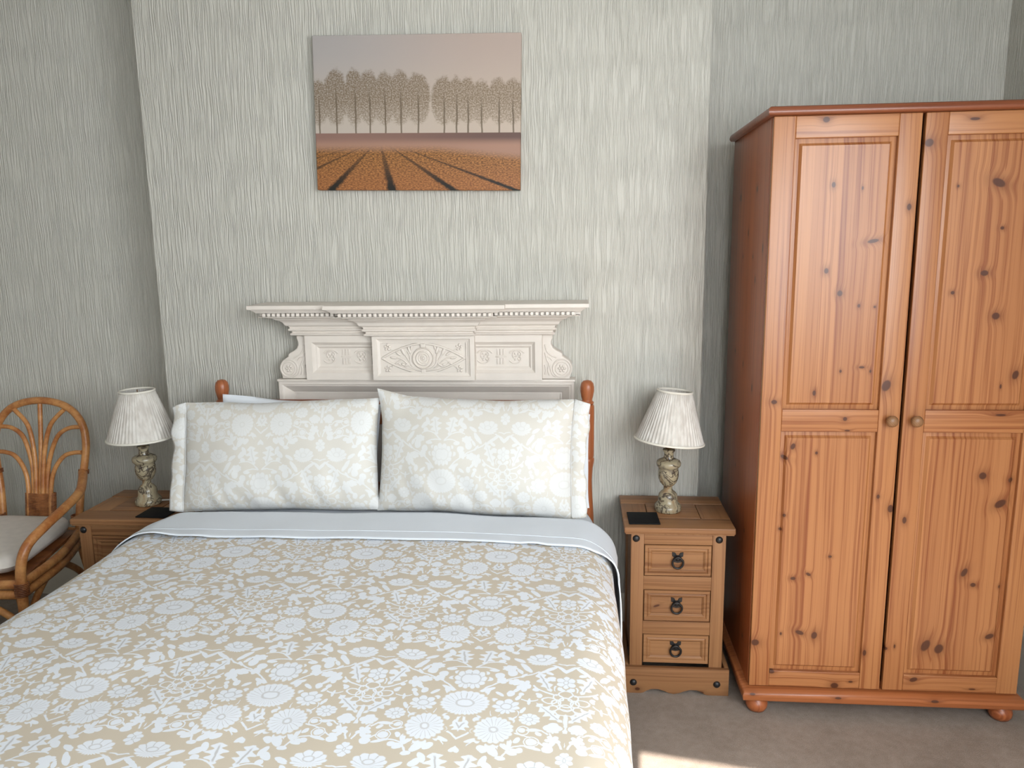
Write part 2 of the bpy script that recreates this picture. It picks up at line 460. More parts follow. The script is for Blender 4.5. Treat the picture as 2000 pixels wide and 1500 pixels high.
    O(0.0019,0.0216,0.0118,0.0116,0,0.0024); O(0.0153,0.0086,0.0088,0.0111,-35,0.0024); O(0.0328,-0.0042,0.0144,0.0101,10,0.0024); O(0.0183,-0.0106,0.0088,0.0101,0,0.0024); O(0.0248,-0.0292,0.0103,0.0086,-10,0.0024)
    O(0.001,-0.0253,0.0103,0.0101,0,0.0024); O(0.0077,-0.04,0.0118,0.0101,0,0.0024)
    return acc[0], acc[1]
class GroupTree(NT):
    def __init__(s, name):
        s.nt = bpy.data.node_groups.new(name, 'ShaderNodeTree')
def floral_group():
    g = GroupTree('floral_print')
    g.nt.interface.new_socket('Vector', in_out='INPUT', socket_type='NodeSocketVector')
    g.nt.interface.new_socket('Cover', in_out='OUTPUT', socket_type='NodeSocketFloat')
    g.nt.interface.new_socket('Line', in_out='OUTPUT', socket_type='NodeSocketFloat')
    gi = g.node('NodeGroupInput'); go = g.node('NodeGroupOutput')
    c, l = floral(g, gi.outputs[0])
    g.nt.links.new(c.s, go.inputs[0]); g.nt.links.new(l.s, go.inputs[1])
    return g.nt
FLORAL = floral_group()
def mat_floral(name, ground, white, line, rough, sheen, spec=0.5, mix_k=1.0):
    m = NT(name)
    uv = m.node('ShaderNodeUVMap').outputs[0]
    gn = m.node('ShaderNodeGroup'); gn.node_tree = FLORAL
    m.nt.links.new(uv, gn.inputs[0])
    cov, ln = S(m.nt, gn.outputs[0]), S(m.nt, gn.outputs[1])
    col = m.mix(cov * mix_k, ground, white)
    col = m.mix(ln * 0.60 * mix_k, col, line)
    ux, uy, _ = m.sep(uv)
    weave = m.noise(m.comb(ux * 900.0, uy * 900.0), 1.0, 1.0)
    m.bump(weave, 0.10, 0.0005)
    m.bsdf.inputs['Sheen Weight'].default_value = sheen
    m.bsdf.inputs['Sheen Roughness'].default_value = 0.4
    return m.done(col, rough, spec)
def mat_picture(W, H):
    """Printed canvas: a hazy row of poplars above furrowed flower fields."""
    m = NT('printed_canvas'); x, y, z = m.sep(m.coord())
    u = x / W + 0.5; v = z / H + 0.5
    vec = m.comb(u * W / H, v)
    sky = m.mix(u.smooth(0.0, 0.9), srgb(178, 170, 166), srgb(188, 168, 156))
    sky = m.mix(v.smooth(0.95, 0.45) * 0.55, sky, srgb(208, 190, 170))
    ns = m.noise(vec, 26.0, 4.0, 0.7); nf = m.noise(vec, 110.0, 4.0, 0.75); nl = m.noise(vec, 7.0, 2.0)
    crown = None; trunk = None
    trees = [(0.02, .70, .050), (0.105, .765, .058), (0.198, .765, .048), (0.268, .755, .05), (0.345, .745, .052), (0.42, .755, .052), (0.505, .735, .06),
             (0.63, .715, .055), (0.69, .715, .045), (0.745, .705, .05), (0.81, .69, .052), (0.895, .70, .052), (0.96, .695, .055)]
    wob = (ns - 0.5) * 0.55
    for i, (tu, top, rw) in enumerate(trees):
        zc = 0.435 + (top - 0.435) * 0.52; hz = (top - 0.435) * 0.5
        d = m.length(m.mapping(m.comb(u, v), (tu, zc, 0), 0.0, (rw * 1.08, hz * 1.08, 1)))
        c = (d + wob).smooth(1.12, 0.86)
        crown = c if crown is None else crown.mx(c)
        t = (u + (nl - 0.5) * 0.012 - tu - 0.004).abs().smooth(0.0052, 0.0025) * v.smooth(top - 0.05, top - 0.2)
        trunk = t if trunk is None else trunk.mx(t)
    holes = nf.smooth(0.40, 0.54)
    low = v.smooth(0.46, 0.60)
    tree_a = crown * (holes * 0.75 + low * 0.25).clamp()
    tcol = m.mix(u.smooth(0.1, 0.9), srgb(126, 106, 82), srgb(140, 120, 96))
    tcol = m.mix(nf.smooth(0.45, 0.62) * 0.5, tcol, srgb(112, 94, 72))
    col = m.mix(tree_a * 0.92, sky, tcol)
    col = m.mix(trunk * 0.85, col, srgb(106, 90, 72))
    # fields
    yy = 0.335 - v
    k = (u - 0.315) * (W / H) / yy.mx(0.004)
    row = ((k - 0.245) / 1.27 + 0.5).fract() - 0.5
    near = v.smooth(0.28, 0.0)
    edge = (ns - 0.5) * 0.14 * near + k.gt(3.6)
    furrow = ((row.abs() + edge)).smooth(0.115, 0.035)
    spk = m.noise(m.comb(u * 90.0, v * 170.0), 1.0, 3.0, 0.7)
    fl = m.mix(spk.smooth(0.38, 0.66), srgb(96, 66, 38), srgb(196, 134, 76))
    fl = m.mix(near * 0.25, fl, srgb(190, 112, 74))
    fl = m.mix(furrow * (near * 0.5 + 0.5), fl, srgb(36, 34, 30))
    band = m.mix(u.smooth(0.1, 1.0), srgb(146, 112, 100), srgb(108, 82, 74))
    fld = m.mix((v + (u - 0.6).mx(0.0) * 0.14).smooth(0.305, 0.235), m.mix(v.smooth(0.35, 0.29), band, srgb(172, 132, 112)), fl)
    col = m.mix(v.smooth(0.372, 0.3765), fld, col)
    weave = m.noise(m.comb(x * 700.0, z * 700.0), 1.0, 1.0)
    m.bump(weave, 0.1, 0.0005)
    return m.done(col, 0.55, 0.35)

WALL = mat_wallpaper()
CARPET = mat_carpet()
CEIL = mat_plain('ceiling_paint', srgb(228, 226, 220), 0.8)
TRIM = mat_plain('cream_gloss_paint', srgb(222, 212, 196), 0.35, noise_amt=0.02)
MANTEL = mat_plain('mantel_paint', srgb(236, 224, 212), 0.42, noise_amt=0.025, scale=14.0)
WHITE_COTTON = mat_plain('white_cotton', srgb(236, 240, 246), 0.75, 0.2, bump=0.08, bscale=500.0)
WHITE_PIL = mat_plain('white_pillowcase', srgb(240, 242, 246), 0.7, 0.25)
CUSHION = mat_plain('ivory_cushion_cloth', srgb(232, 222, 212), 0.75, 0.2, noise_amt=0.03, bump=0.1, bscale=300.0)
IRON = mat_plain('black_iron', srgb(26, 25, 26), 0.42, 0.5, noise_amt=0.2, scale=80.0)
LEATHER = mat_plain('black_leather', srgb(20, 20, 22), 0.62, 0.15, bump=0.25, bscale=900.0)
MARBLE = mat_marble()
SHADE = mat_shade()
SHADE_TRIM = mat_plain('ivory_braid', srgb(238, 230, 216), 0.7, 0.2, bump=0.3, bscale=400.0)
BRASS = mat_plain('aged_brass', srgb(120, 92, 58), 0.35, 0.5, Metallic=0.8)
CORD = mat_plain('white_flex', srgb(225, 222, 214), 0.5)
CANE = mat_cane()
BIND = mat_cane('cane_binding', srgb(176, 112, 66), srgb(112, 62, 34))
BEDWOOD = mat_pine('antique_pine', srgb(176, 104, 64), srgb(130, 66, 36), axis='z', stave=0.3, ring=40.0, rough=0.33)
BEDWOOD_X = mat_pine('antique_pine_rail', srgb(176, 104, 64), srgb(130, 66, 36), axis='x', stave=0.3, ring=40.0, rough=0.33)
DUVET = mat_floral('floral_cotton', srgb(211, 197, 177), srgb(238, 240, 245), srgb(176, 168, 160), 0.55, 0.10, 0.4)
SATEEN = mat_floral('floral_sateen', srgb(221, 214, 203), srgb(238, 239, 240), srgb(204, 197, 186), 0.48, 0.15, 0.45, 0.55)

# ------------------------------------------------------------------ room shell
XL, XR, YB, ZC = -3.05, 1.655, 0.28, 2.95
BX0, BX1 = -1.547, 0.5376
def rear_strip(x0, x1, z0, z1):
    y0, y1 = rear_y(x0), rear_y(x1)
    b = MB()
    vs = [(x0, y0, z0), (x1, y1, z0), (x1, y1, z1), (x0, y0, z1)]
    vs += [(x, y - 0.18, z) for x, y, z in vs]
    return vs
m = MB().box(XL - 0.06, XR + 0.06, -4.62, YB + 0.06, -0.06, 0.0); struct(m.build('floor', CARPET))
m = MB().box(XL - 0.06, XR + 0.06, -4.62, YB + 0.06, ZC, ZC + 0.06); struct(m.build('ceiling', CEIL))
m = MB().box(BX0, BX1, 0.0, YB + 0.06, 0.0, ZC); struct(m.build('wall_chimney_breast', WALL, bevel=0.006))
m = MB().box(XL - 0.06, BX0, YB, YB + 0.06, 0.0, ZC); struct(m.build('wall_left_alcove', WALL))
m = MB().box(BX1, XR + 0.06, YB, YB + 0.06, 0.0, ZC); struct(m.build('wall_right_alcove', WALL))
m = MB().box(XL - 0.06, XL, -3.9, YB, 0.0, ZC); struct(m.build('wall_left', WALL))
m = MB().box(XR, XR + 0.06, W2Y1, YB, 0.0, ZC).box(XR, XR + 0.06, -4.6, W2Y0, 0.0, ZC).box(XR, XR + 0.06, W2Y0, W2Y1, 0.0, W2Z0).box(XR, XR + 0.06, W2Y0, W2Y1, W2Z1, ZC); struct(m.build('wall_right', WALL))
m = MB()
HF = [(0, 1, 2, 3), (7, 6, 5, 4), (0, 4, 5, 1), (1, 5, 6, 2), (2, 6, 7, 3), (3, 7, 4, 0)]
for a in ((XL, WX0, 0, ZC), (WX1, XR, 0, ZC), (WX0, WX1, 0, WZ0), (WX0, WX1, WZ1, ZC)):
    m.add(rear_strip(*a), HF)
struct(m.build('wall_rear', WALL))
m = MB()
for a in ((WX0, WX0 + 0.06, WZ0, WZ1), (WX1 - 0.06, WX1, WZ0, WZ1), (WX0 + 0.06, WX1 - 0.06, WZ0, WZ0 + 0.07), (WX0 + 0.06, WX1 - 0.06, WZ1 - 0.05, WZ1)):
    m.add([(x, y - (0.06 if i < 4 else -0.06), z) for i, (x, y, z) in enumerate(rear_strip(*a))], HF)
struct(m.build('window_1', TRIM))
m = MB()
for a in ((W2Y0, W2Y0 + 0.05, W2Z0, W2Z1), (W2Y1 - 0.05, W2Y1, W2Z0, W2Z1), (W2Y0 + 0.05, W2Y1 - 0.05, W2Z0, W2Z0 + 0.06), (W2Y0 + 0.05, W2Y1 - 0.05, W2Z1 - 0.05, W2Z1)):
    m.box(XR + 0.005, XR + 0.055, *a)
struct(m.build('window_2', TRIM, bevel=0.003))
BASEPROF = [(0, 0), (-0.020, 0), (-0.020, 0.135), (-0.014, 0.150), (-0.016, 0.165), (-0.010, 0.180), (-0.006, 0.192), (0, 0.198)]
def base_run(name, x0, x1, y):
    m = MB().prism([(y + a, z) for a, z in BASEPROF], 'x', x0, x1)
    return struct(m.build(name, TRIM, smooth=30))
base_run('baseboard_chimney_breast_left', BX0 - 0.012, -1.075, 0.0)
base_run('baseboard_chimney_breast_right', 0.07, BX1 + 0.012, 0.0)
base_run('baseboard_left_alcove', XL, BX0, YB)
base_run('baseboard_right_alcove', BX1, XR, YB)
m = MB().prism([(XR + a, z) for a, z in BASEPROF], 'y', -4.3, YB); struct(m.build('baseboard_right', TRIM, smooth=30))
# ------------------------------------------------------------------ wardrobe
W_L, W_D = srgb(186, 126, 79), srgb(128, 63, 29)
WX, WY, WW, WD, WH = 0.649, -0.466, 0.852, 0.579, 1.9435
K = {
 'lt': [(0.1505, 1.9035, 0.0104, 0.0089, 0)],
 'ls': [(0.4004, 1.6508, 0.0067, 0.0104, 0), (0.3725, 1.1163, 0.0134, 0.0193, -20), (0.0397, 1.0637, 0.0096, 0.0074, 0), (0.3726, 0.7613, 0.0052, 0.0074, 0), (0.4131, 0.7224, 0.0096, 0.0134, 0), (0.3654, 0.2281, 0.0059, 0.0111, 0), (0.0152, 0.2535, 0.0134, 0.0119, 0)],
 'lu': [(0.1828, 1.7187, 0.0059, 0.0089, 0), (0.1759, 1.4667, 0.0067, 0.0089, 0), (0.2194, 1.399, 0.0082, 0.0096, 0), (0.2773, 1.361, 0.0045, 0.0059, 0), (0.324, 1.3574, 0.0037, 0.0037, 0), (0.3064, 1.5535, 0.0178, 0.0059, 10), (0.2663, 1.7077, 0.003, 0.0059, 0), (0.1604, 1.0918, 0.0052, 0.0089, 0), (0.2977, 1.1726, 0.0089, 0.0037, 0), (0.2356, 1.1603, 0.0037, 0.0052, 0), (0.3243, 1.1604, 0.003, 0.0052, 0)],
 'lm': [(0.257, 1.0108, 0.0067, 0.0067, 0), (0.2658, 0.9739, 0.0089, 0.003, 0)],
 'll': [(0.1051, 0.9206, 0.0074, 0.0111, -20), (0.0814, 0.8841, 0.0119, 0.0067, -30), (0.1781, 0.9, 0.0045, 0.0052, 0), (0.0892, 0.6929, 0.0052, 0.0059, 0), (0.0798, 0.645, 0.0052, 0.0052, 0), (0.2391, 0.5566, 0.0059, 0.0045, 0), (0.1269, 0.4791, 0.0089, 0.0059, 0), (0.1743, 0.4946, 0.0089, 0.0052, -30), (0.1572, 0.2907, 0.0148, 0.0074, -20), (0.2043, 0.2822, 0.0096, 0.0134, -10), (0.0974, 0.2849, 0.0037, 0.0059, 0)],
 'lb': [(0.0726, 0.1495, 0.0104, 0.0067, 0), (0.2776, 0.1075, 0.0134, 0.0104, 0), (0.3283, 0.1229, 0.0074, 0.0037, 0)],
 'rs': [(0.4428, 1.8316, 0.0134, 0.0119, 20), (0.4576, 0.6849, 0.0067, 0.0119, 0), (0.4584, 0.2544, 0.003, 0.0074, 0), (0.4309, 0.2458, 0.0059, 0.0059, 0)],
 'rt': [(0.5646, 1.8949, 0.0148, 0.0045, 0)],
 'ru': [(0.6481, 1.7157, 0.0208, 0.0119, -25), (0.6312, 1.4555, 0.0119, 0.0089, 0), (0.5457, 1.3982, 0.0059, 0.0059, 0), (0.675, 1.3278, 0.0119, 0.0111, 0), (0.7481, 1.1493, 0.0096, 0.0148, -15), (0.6694, 1.5862, 0.0059, 0.0052, 0), (0.5356, 1.7081, 0.0037, 0.0045, 0), (0.7088, 1.1137, 0.003, 0.0074, 0)],
 'rm': [(0.7157, 1.0258, 0.0163, 0.0037, 0)],
 'rl': [(0.6824, 0.8317, 0.0119, 0.0119, 0), (0.7672, 0.8188, 0.0089, 0.0089, 0), (0.7423, 0.7421, 0.02, 0.0119, 35), (0.685, 0.4711, 0.0089, 0.0074, 0), (0.6549, 0.5124, 0.0089, 0.0163, -25), (0.5564, 0.2577, 0.0134, 0.0223, -25), (0.5986, 0.2477, 0.0141, 0.0178, -25), (0.7506, 0.2962, 0.0148, 0.0089, 25), (0.766, 0.4673, 0.0045, 0.0059, 0)],
 'rb': [(0.5266, 0.1383, 0.0134, 0.0082, 20), (0.7119, 0.1112, 0.0119, 0.003, 0)],
 'base': [(0.01, 0.078, 0.010, 0.004, 0), (0.285, 0.075, 0.011, 0.004, 0), (0.59, 0.075, 0.013, 0.005, 0)],
}
def wp(key, axis='z', stave=0.047, seed=0.0, contrast=1.0): return mat_pine('pine_' + key, W_L, W_D, K[key], axis, stave, seed=seed, contrast=contrast, ymix=0.1)
wd = thing('wardrobe', 'tall orange pine wardrobe with two panelled doors and bun feet', 'wardrobe', (WX, WY, 0))
SIDE = mat_pine('pine_side_shaded', srgb(178, 100, 56), srgb(132, 62, 30), [(0.4304, 1.7092, 0.0107, 0.0134, 0), (0.1773, 1.7218, 0.0083, 0.0104, 0), (0.3547, 1.5055, 0.0048, 0.0074, 0), (0.2002, 1.5079, 0.0048, 0.0074, 0), (0.1544, 1.4354, 0.0059, 0.0119, 0), (0.2817, 1.5863, 0.0059, 0.0119, 0), (0.4244, 1.1673, 0.0071, 0.0089, 0), (0.2855, 1.1404, 0.0059, 0.0104, 0), (0.1362, 1.0834, 0.0071, 0.0134, 0), (0.0673, 1.5367, 0.0059, 0.0148, 0), (0.2575, 0.9547, 0.0059, 0.0089, 0), (0.3469, 0.7599, 0.0048, 0.0074, 0), (0.1611, 0.5805, 0.0059, 0.0074, 0), (0.1205, 0.2134, 0.0059, 0.0089, 0)], 'z', 0.10, seed=3.1, side=True)  # darker, redder pine than the doors: the side's shade is put into its colour
MB().box(0.0, 0.02, 0.022, WD, 0.095, 1.9175).build('side_panel', SIDE, wd, bevel=0.002)
MB().box(WW - 0.02, WW, 0.022, WD, 0.095, 1.9175).build('side_panel', SIDE, wd, bevel=0.002)
MB().box(0.02, WW - 0.02, WD - 0.012, WD, 0.095, 1.9175).build('back_panel', SIDE, wd)
MB().box(0.02, WW - 0.02, 0.024, WD - 0.012, 0.095, 0.115).build('bottom_board', SIDE, wd)
CORN = mat_pine('pine_cornice', srgb(150, 84, 52), srgb(108, 54, 32), [], 'x', 0.3, seed=1.3, rough=0.3)
o = 0.019
prof = [(-o + 0.006, 1.9175), (-o + 0.001, 1.922), (-o, 1.928), (-o + 0.002, 1.936), (-o + 0.008, 1.942), (-o + 0.014, 1.9435)]
rings = [[(e, e, z), (WW - e, e, z), (WW - e, WD, z), (e, WD, z)] for e, z in prof]
MB().loft(rings).build('cornice', CORN, wd, smooth=50)
BASEM = mat_pine('pine_plinth', srgb(180, 108, 64), srgb(134, 70, 37), K['base'], 'x', 0.3, seed=2.3)
prof = [(-0.012, 0.050), (-0.020, 0.056), (-0.021, 0.074), (-0.016, 0.086), (-0.006, 0.092), (0.0, 0.095)]
rings = [[(e, e, z), (WW - e, e, z), (WW - e, WD, z), (e, WD, z)] for e, z in prof]
MB().loft(rings).build('plinth', BASEM, wd, smooth=50)
FOOTM = mat_pine('pine_foot', srgb(184, 106, 62), srgb(140, 70, 38), [], 'z', 0.3)
for fx, fy in ((0.034, 0.022), (WW - 0.034, 0.022), (0.034, WD - 0.05), (WW - 0.034, WD - 0.05)):
    MB().lathe([(0.018, 0.0), (0.029, 0.004), (0.035, 0.016), (0.036, 0.028), (0.031, 0.040), (0.024, 0.046), (0.024, 0.052)], (fx, fy, 0), 24).build('foot', FOOTM, wd, smooth=50)
def raised_panel(x0, x1, z0, z1, y_edge, y_field, inset):
    """fielded panel with a chamfered border"""
    m = MB(); a = 0.006
    R = lambda e, y: [(x0 + e, y, z0 + e), (x1 - e, y, z0 + e), (x1 - e, y, z1 - e), (x0 + e, y, z1 - e)]
    m.loft([R(0, 0.021), R(0, y_edge), R(inset - a, y_edge - 0.002), R(inset, y_field + 0.002), R(inset + 0.0015, y_field)])
    return m
def moulding(x0, x1, z0, z1):
    m = MB(); R = lambda e, y: [(x0 + e, y, z0 + e), (x1 - e, y, z0 + e), (x1 - e, y, z1 - e), (x0 + e, y, z1 - e)]
    return m
ST = 0.064
KN = mat_pine('pine_knob', srgb(152, 110, 74), srgb(104, 70, 44), [], 'z', 0.3, rough=0.4)
def wardrobe_door(x0, x1, p, knob_x):
    z0, z1 = 0.0985, 1.9165
    stiles = MB().box(x0, x0 + ST, 0.0, 0.021, z0, z1).box(x1 - ST, x1, 0.0, 0.021, z0, z1)
    d = stiles.build('door', wp(p + 's', 'z', 0.9, seed=(0.7 if p == 'l' else 2.9)), wd, bevel=0.003, seg=3)
    xi, xo = x0 + ST, x1 - ST
    for key, a, b in (('t', 1.853, z1), ('m', 0.9693, 1.0398), ('b', z0, 0.154)):
        MB().box(xi, xo, 0.0008, 0.021, a, b).build('rail', wp(p + key, 'x', 0.9, seed=ord(key) * 0.13), d, bevel=0.0025, seg=3)
    for key, a, b in (('u', 1.0398, 1.853), ('l', 0.154, 0.9693)):
        raised_panel(xi, xo, a, b, 0.014, 0.0045, 0.020).build('panel', wp(p + key, 'z', 0.042, seed=ord(key) * 0.21 + x0), d, smooth=20)
    k = MB().lathe([(0.0085, 0.0), (0.0075, 0.004), (0.007, 0.010), (0.011, 0.014), (0.0165, 0.019), (0.018, 0.025), (0.0165, 0.031), (0.010, 0.0355), (0.003, 0.037)], (0, 0, 0), 24)
    ob = k.build('knob', KN, d, smooth=60)
    ob.location = (knob_x, 0.0, 1.0095); ob.rotation_euler = (pi / 2, 0, 0)
wardrobe_door(0.0015, 0.4205, 'l', 0.389)
wardrobe_door(0.4300, 0.8505, 'r', 0.462)

# ------------------------------------------------------------------ bedside cabinets
N_L, N_D = srgb(162, 116, 77), srgb(116, 74, 45)
NW, ND, NH = 0.3705, 0.343, 0.61
def cab_mats(seed):
    f = lambda n, ax, k=(), c=1.0, s=0.0: mat_pine('waxed_pine_' + n, N_L, N_D, k, ax, 0.9, ring=46.0, seed=seed + s, rough=0.45, contrast=c, spec=0.35)
    return {'x': f('board', 'x'), 'z': f('post', 'z', s=0.4), 'y': f('inset', 'y', s=1.4, c=0.6), 'd': f('drawer', 'x', s=0.9, c=1.2),
            'd2': f('drawer_knotted', 'x', [(0.115, 0.318, 0.012, 0.004, 20)], s=1.9, c=1.2),
            'p': f('plinth', 'x', [(0.052, 0.016, 0.009, 0.006, 0), (0.27, 0.010, 0.012, 0.005, 0)], s=2.2)}
def cabinet(name, label, loc, seed):
    C = thing(name, label, 'bedside cabinet', loc)
    A = cab_mats(seed)
    g = 0.0018
    # top: two long boards with a centre board and two inset panels between
    MB().box(0, NW, 0, 0.100 - g, 0.5885, NH).build('top_board', A['x'], C, bevel=0.004, seg=3)
    MB().box(0, NW, 0.255 + g, ND, 0.5885, NH).build('top_board', A['x'], C, bevel=0.003)
    MB().box(0.0895, 0.2685, 0.100 + g, 0.255 - g, 0.5885, NH).build('top_board', A['x'], C, bevel=0.0015)
    for a, b in ((0.0, 0.0870), (0.2710, NW)):
        MB().box(a, b, 0.101 + g, 0.254 - g, 0.5885, NH - 0.0015).build('inset_panel', A['y'], C, bevel=0.0015)
    MB().box(0.004, NW - 0.004, 0.004, ND - 0.004, 0.5845, 0.592).build('top_support', A['y'], C)
    xa, xb, yf, yb = 0.0237, 0.342, 0.012, 0.325
    pw = 0.0447
    for x in (xa, xb - pw):
        for y in (yf, yb - pw):
            MB().box(x, x + pw, y, y + pw, 0.02, 0.586).build('post', A['z'], C, bevel=0.003)
    for x in (xa + 0.006, xb - 0.018):
        MB().box(x, x + 0.012, yf + pw, yb - pw, 0.09, 0.586).build('side_panel', A['z'], C)
    MB().box(xa + pw, xb - pw, yb - 0.014, yb - 0.006, 0.09, 0.586).build('back_panel', A['z'], C)
    for z0, z1 in ((0.5455, 0.586), (0.3805, 0.4300), (0.2160, 0.2640)):
        MB().box(xa + pw, xb - pw, yf + 0.0025, yf + 0.022, z0, z1).build('rail', A['x'], C, bevel=0.0015)
    x0, x1 = xa + pw + 0.002, xb - pw - 0.002
    for n, (z0, z1) in enumerate(((0.4325, 0.5432), (0.2665, 0.3785), (0.1085, 0.2142))):
        R = lambda e, y: [(x0 + e, y, z0 + e), (x1 - e, y, z0 + e), (x1 - e, y, z1 - e), (x0 + e, y, z1 - e)]
        m = MB().loft([R(0, yf + 0.030), R(0, yf + 0.003), R(0.002, yf), R(0.010, yf), R(0.013, yf + 0.004), R(0.016, yf + 0.002), R(0.020, yf + 0.002), R(0.026, yf + 0.007), R(0.0265, yf + 0.009), R(0.028, yf + 0.009)])
        d = m.build('drawer', A['d2'] if n == 1 else A['d'], C, smooth=20)
        cx, cz = (x0 + x1) / 2, (z0 + z1) / 2
        # iron drop-ring pull: bow-shaped plate, boss and ring
        y = yf + 0.009
        pl = [(0, 0.021)]
        pts = [(-0.004, 0.018), (-0.008, 0.026), (-0.019, 0.029), (-0.0185, 0.014), (-0.011, 0.010), (-0.0165, 0.003), (-0.013, -0.007), (0, -0.010),
               (0.013, -0.007), (0.0165, 0.003), (0.011, 0.010), (0.0185, 0.014), (0.019, 0.029), (0.008, 0.026), (0.004, 0.018)]
        hd = MB().prism([(cx + a, cz + b) for a, b in pts], 'y', y - 0.003, y + 0.001)
        hd.ball((cx, y - 0.006, cz + 0.008), (0.010, 0.008, 0.010), 12, 6)
        h = hd.build('handle', IRON, d, bevel=0.0008, seg=1)
        ring = [(cx + 0.0180 * cos(t) * (0.86 if sin(t) > 0.6 else 1), y - 0.011 - 0.002 * sin(t), cz - 0.0065 + 0.0205 * sin(t)) for t in [2 * pi * k / 28 for k in range(28)]]
        MB().tube(ring, 0.0036, 8, closed=True).build('ring', IRON, h, smooth=60)
    # plinth with a shaped apron
    zt = 0.0985
    ap = [(0.0077, 0.0), (0.062, 0.0), (0.072, 0.002), (0.084, 0.010), (0.100, 0.0165), (0.122, 0.0175), (0.142, 0.012), (0.160, 0.004), (0.178, 0.0005), (0.196, 0.004),
          (0.214, 0.012), (0.234, 0.0180), (0.256, 0.0175), (0.272, 0.011), (0.284, 0.003), (0.295, 0.0), (0.3656, 0.0), (0.3656, zt), (0.0077, zt)]
    MB().prism(ap, 'y', -0.004, 0.0115).build('apron', A['p'], C, bevel=0.0015)
    for x in (0.0077, 0.3656 - 0.015):
        MB().box(x, x + 0.0155, 0.012, 0.330, 0.0, zt).build('apron', A['y'], C, bevel=0.0015)
    for sx, sz, sy in ((0.041, 0.5663, yf), (0.3188, 0.5663, yf), (0.0376, 0.041, -0.004), (0.3247, 0.043, -0.004)):
        s_ = MB().lathe([(0.0122, 0.0), (0.0122, 0.0015), (0.0100, 0.005), (0.006, 0.0075), (0.0015, 0.0085)], (0, 0, 0), 20).build('stud', IRON, C, smooth=60)
        s_.location = (sx, sy, sz); s_.rotation_euler = (pi / 2, 0, 0)
    return C
cabinet('bedside_cabinet', 'three-drawer pine bedside cabinet with iron ring pulls, between bed and wardrobe', (0.2373, -0.3728, 0), 0.3)
cabinet('bedside_cabinet', 'pine bedside cabinet half hidden by the bed, beside the rattan chair', (-1.737, -0.392, 0), 1.7)

# ------------------------------------------------------------------ lamps
def lamp(label, loc, rz, tilt, cord_pts):
    L = thing('table_lamp', label, 'table lamp', loc, (0, 0, rz), 'marble table lamps on the bedside cabinets')
    foot = [(0.002, 0.0), (0.044, 0.0), (0.0475, 0.004), (0.048, 0.017), (0.044, 0.024), (0.040, 0.028), (0.0365, 0.032), (0.0345, 0.036), (0.034, 0.052), (0.032, 0.062), (0.025, 0.071), (0.018, 0.076), (0.015, 0.082)]
    MB().lathe(foot, (0, 0, 0), 40).build('base', MARBLE, L, smooth=55)
    urn = [(0.015, 0.082), (0.0155, 0.092), (0.022, 0.097), (0.029, 0.106), (0.0345, 0.119), (0.0365, 0.132), (0.036, 0.146), (0.0335, 0.156), (0.036, 0.160), (0.0425, 0.168), (0.0435, 0.177), (0.040, 0.185), (0.030, 0.190), (0.019, 0.194), (0.0165, 0.204), (0.017, 0.216), (0.022, 0.222), (0.022, 0.226), (0.012, 0.228)]
    MB().lathe(urn, (0, 0, 0), 40).build('urn', MARBLE, L, smooth=55)
    MB().lathe([(0.010, 0.226), (0.013, 0.230), (0.013, 0.275), (0.016, 0.278), (0.016, 0.300), (0.004, 0.304)], (0, 0, 0), 16).build('bulb_holder', BRASS, L, smooth=50)
    NP = 54
    r0, r1, h = 0.119, 0.0590, 0.176
    n = NP * 6
    def fl(k, j): return 1.0 + 0.024 * (0.5 + 0.5 * cos(2 * pi * k / 6.0)) ** 1.5 + 0.006 * mnoise.noise(Vector((k * 0.13, j * 0.4, rz)))
    prof = [(r0 + (r1 - r0) * t, h * t) for t in (0.0, 0.12, 0.3, 0.5, 0.7, 0.88, 1.0)]
    inner = [(r - 0.003, z) for r, z in prof][::-1]
    m = MB().lathe(prof + inner + [prof[0]], (0, 0, 0), n, cap=False, fn=fl)
    sh = m.build('shade', SHADE, L, smooth=80)
    sh.location = (0.0, 0.0, 0.259); sh.rotation_euler = tilt
    for r, z, t in ((r0 + 0.0015, 0.0, 0.0042), (r1 + 0.001, h, 0.0040)):
        MB().tube([(r * cos(2 * pi * k / 64), r * sin(2 * pi * k / 64), z) for k in range(64)], t, 8, closed=True).build('trim', SHADE_TRIM, sh, smooth=60)
    # spider fitting that carries the shade
    sp = MB()
    for a in (0, 2 * pi / 3, 4 * pi / 3): sp.tube([(0.014 * cos(a), 0.014 * sin(a), 0.03), (r1 * 0.98 * cos(a), r1 * 0.98 * sin(a), h - 0.004)], 0.0016, 6)
    sp.build('shade_carrier', BRASS, sh, smooth=60)
    if cord_pts: MB().tube(catmull(cord_pts, 8), 0.0028, 8).build('flex', CORD, L, smooth=60)
    return L
lamp('marble lamp with a tilted pleated shade, beside the wardrobe', (0.4010, -0.1930, 0.61), 0.35, (radians(-1.0), radians(6.2), 0), None)
lamp('marble lamp with an upright pleated shade, near the rattan chair', (-1.5420, -0.2100, 0.61), 0.0, (0, radians(-1.0), 0),
     [(0.044, 0.012, 0.010), (0.075, 0.040, 0.0034), (0.110, 0.070, 0.0032), (0.135, 0.110, 0.0032), (0.140, 0.150, 0.0034)])
def black_coaster(label, loc, rz, w, d):
    o = MB().box(-w / 2, w / 2, -d / 2, d / 2, 0.0, 0.0045).build('leather_coaster', LEATHER, bevel=0.0015, seg=2)
    o.location = loc; o.rotation_euler = (0, 0, rz)
    return tag(o, label, 'coaster', 'black square coasters')
black_coaster('black square coaster on the cabinet next to the wardrobe', (0.3070, -0.2870, 0.6101), radians(1), 0.106, 0.115)
black_coaster('black square coaster on the cabinet near the rattan chair', (-1.4465, -0.3140, 0.6101), radians(-2), 0.113, 0.105)

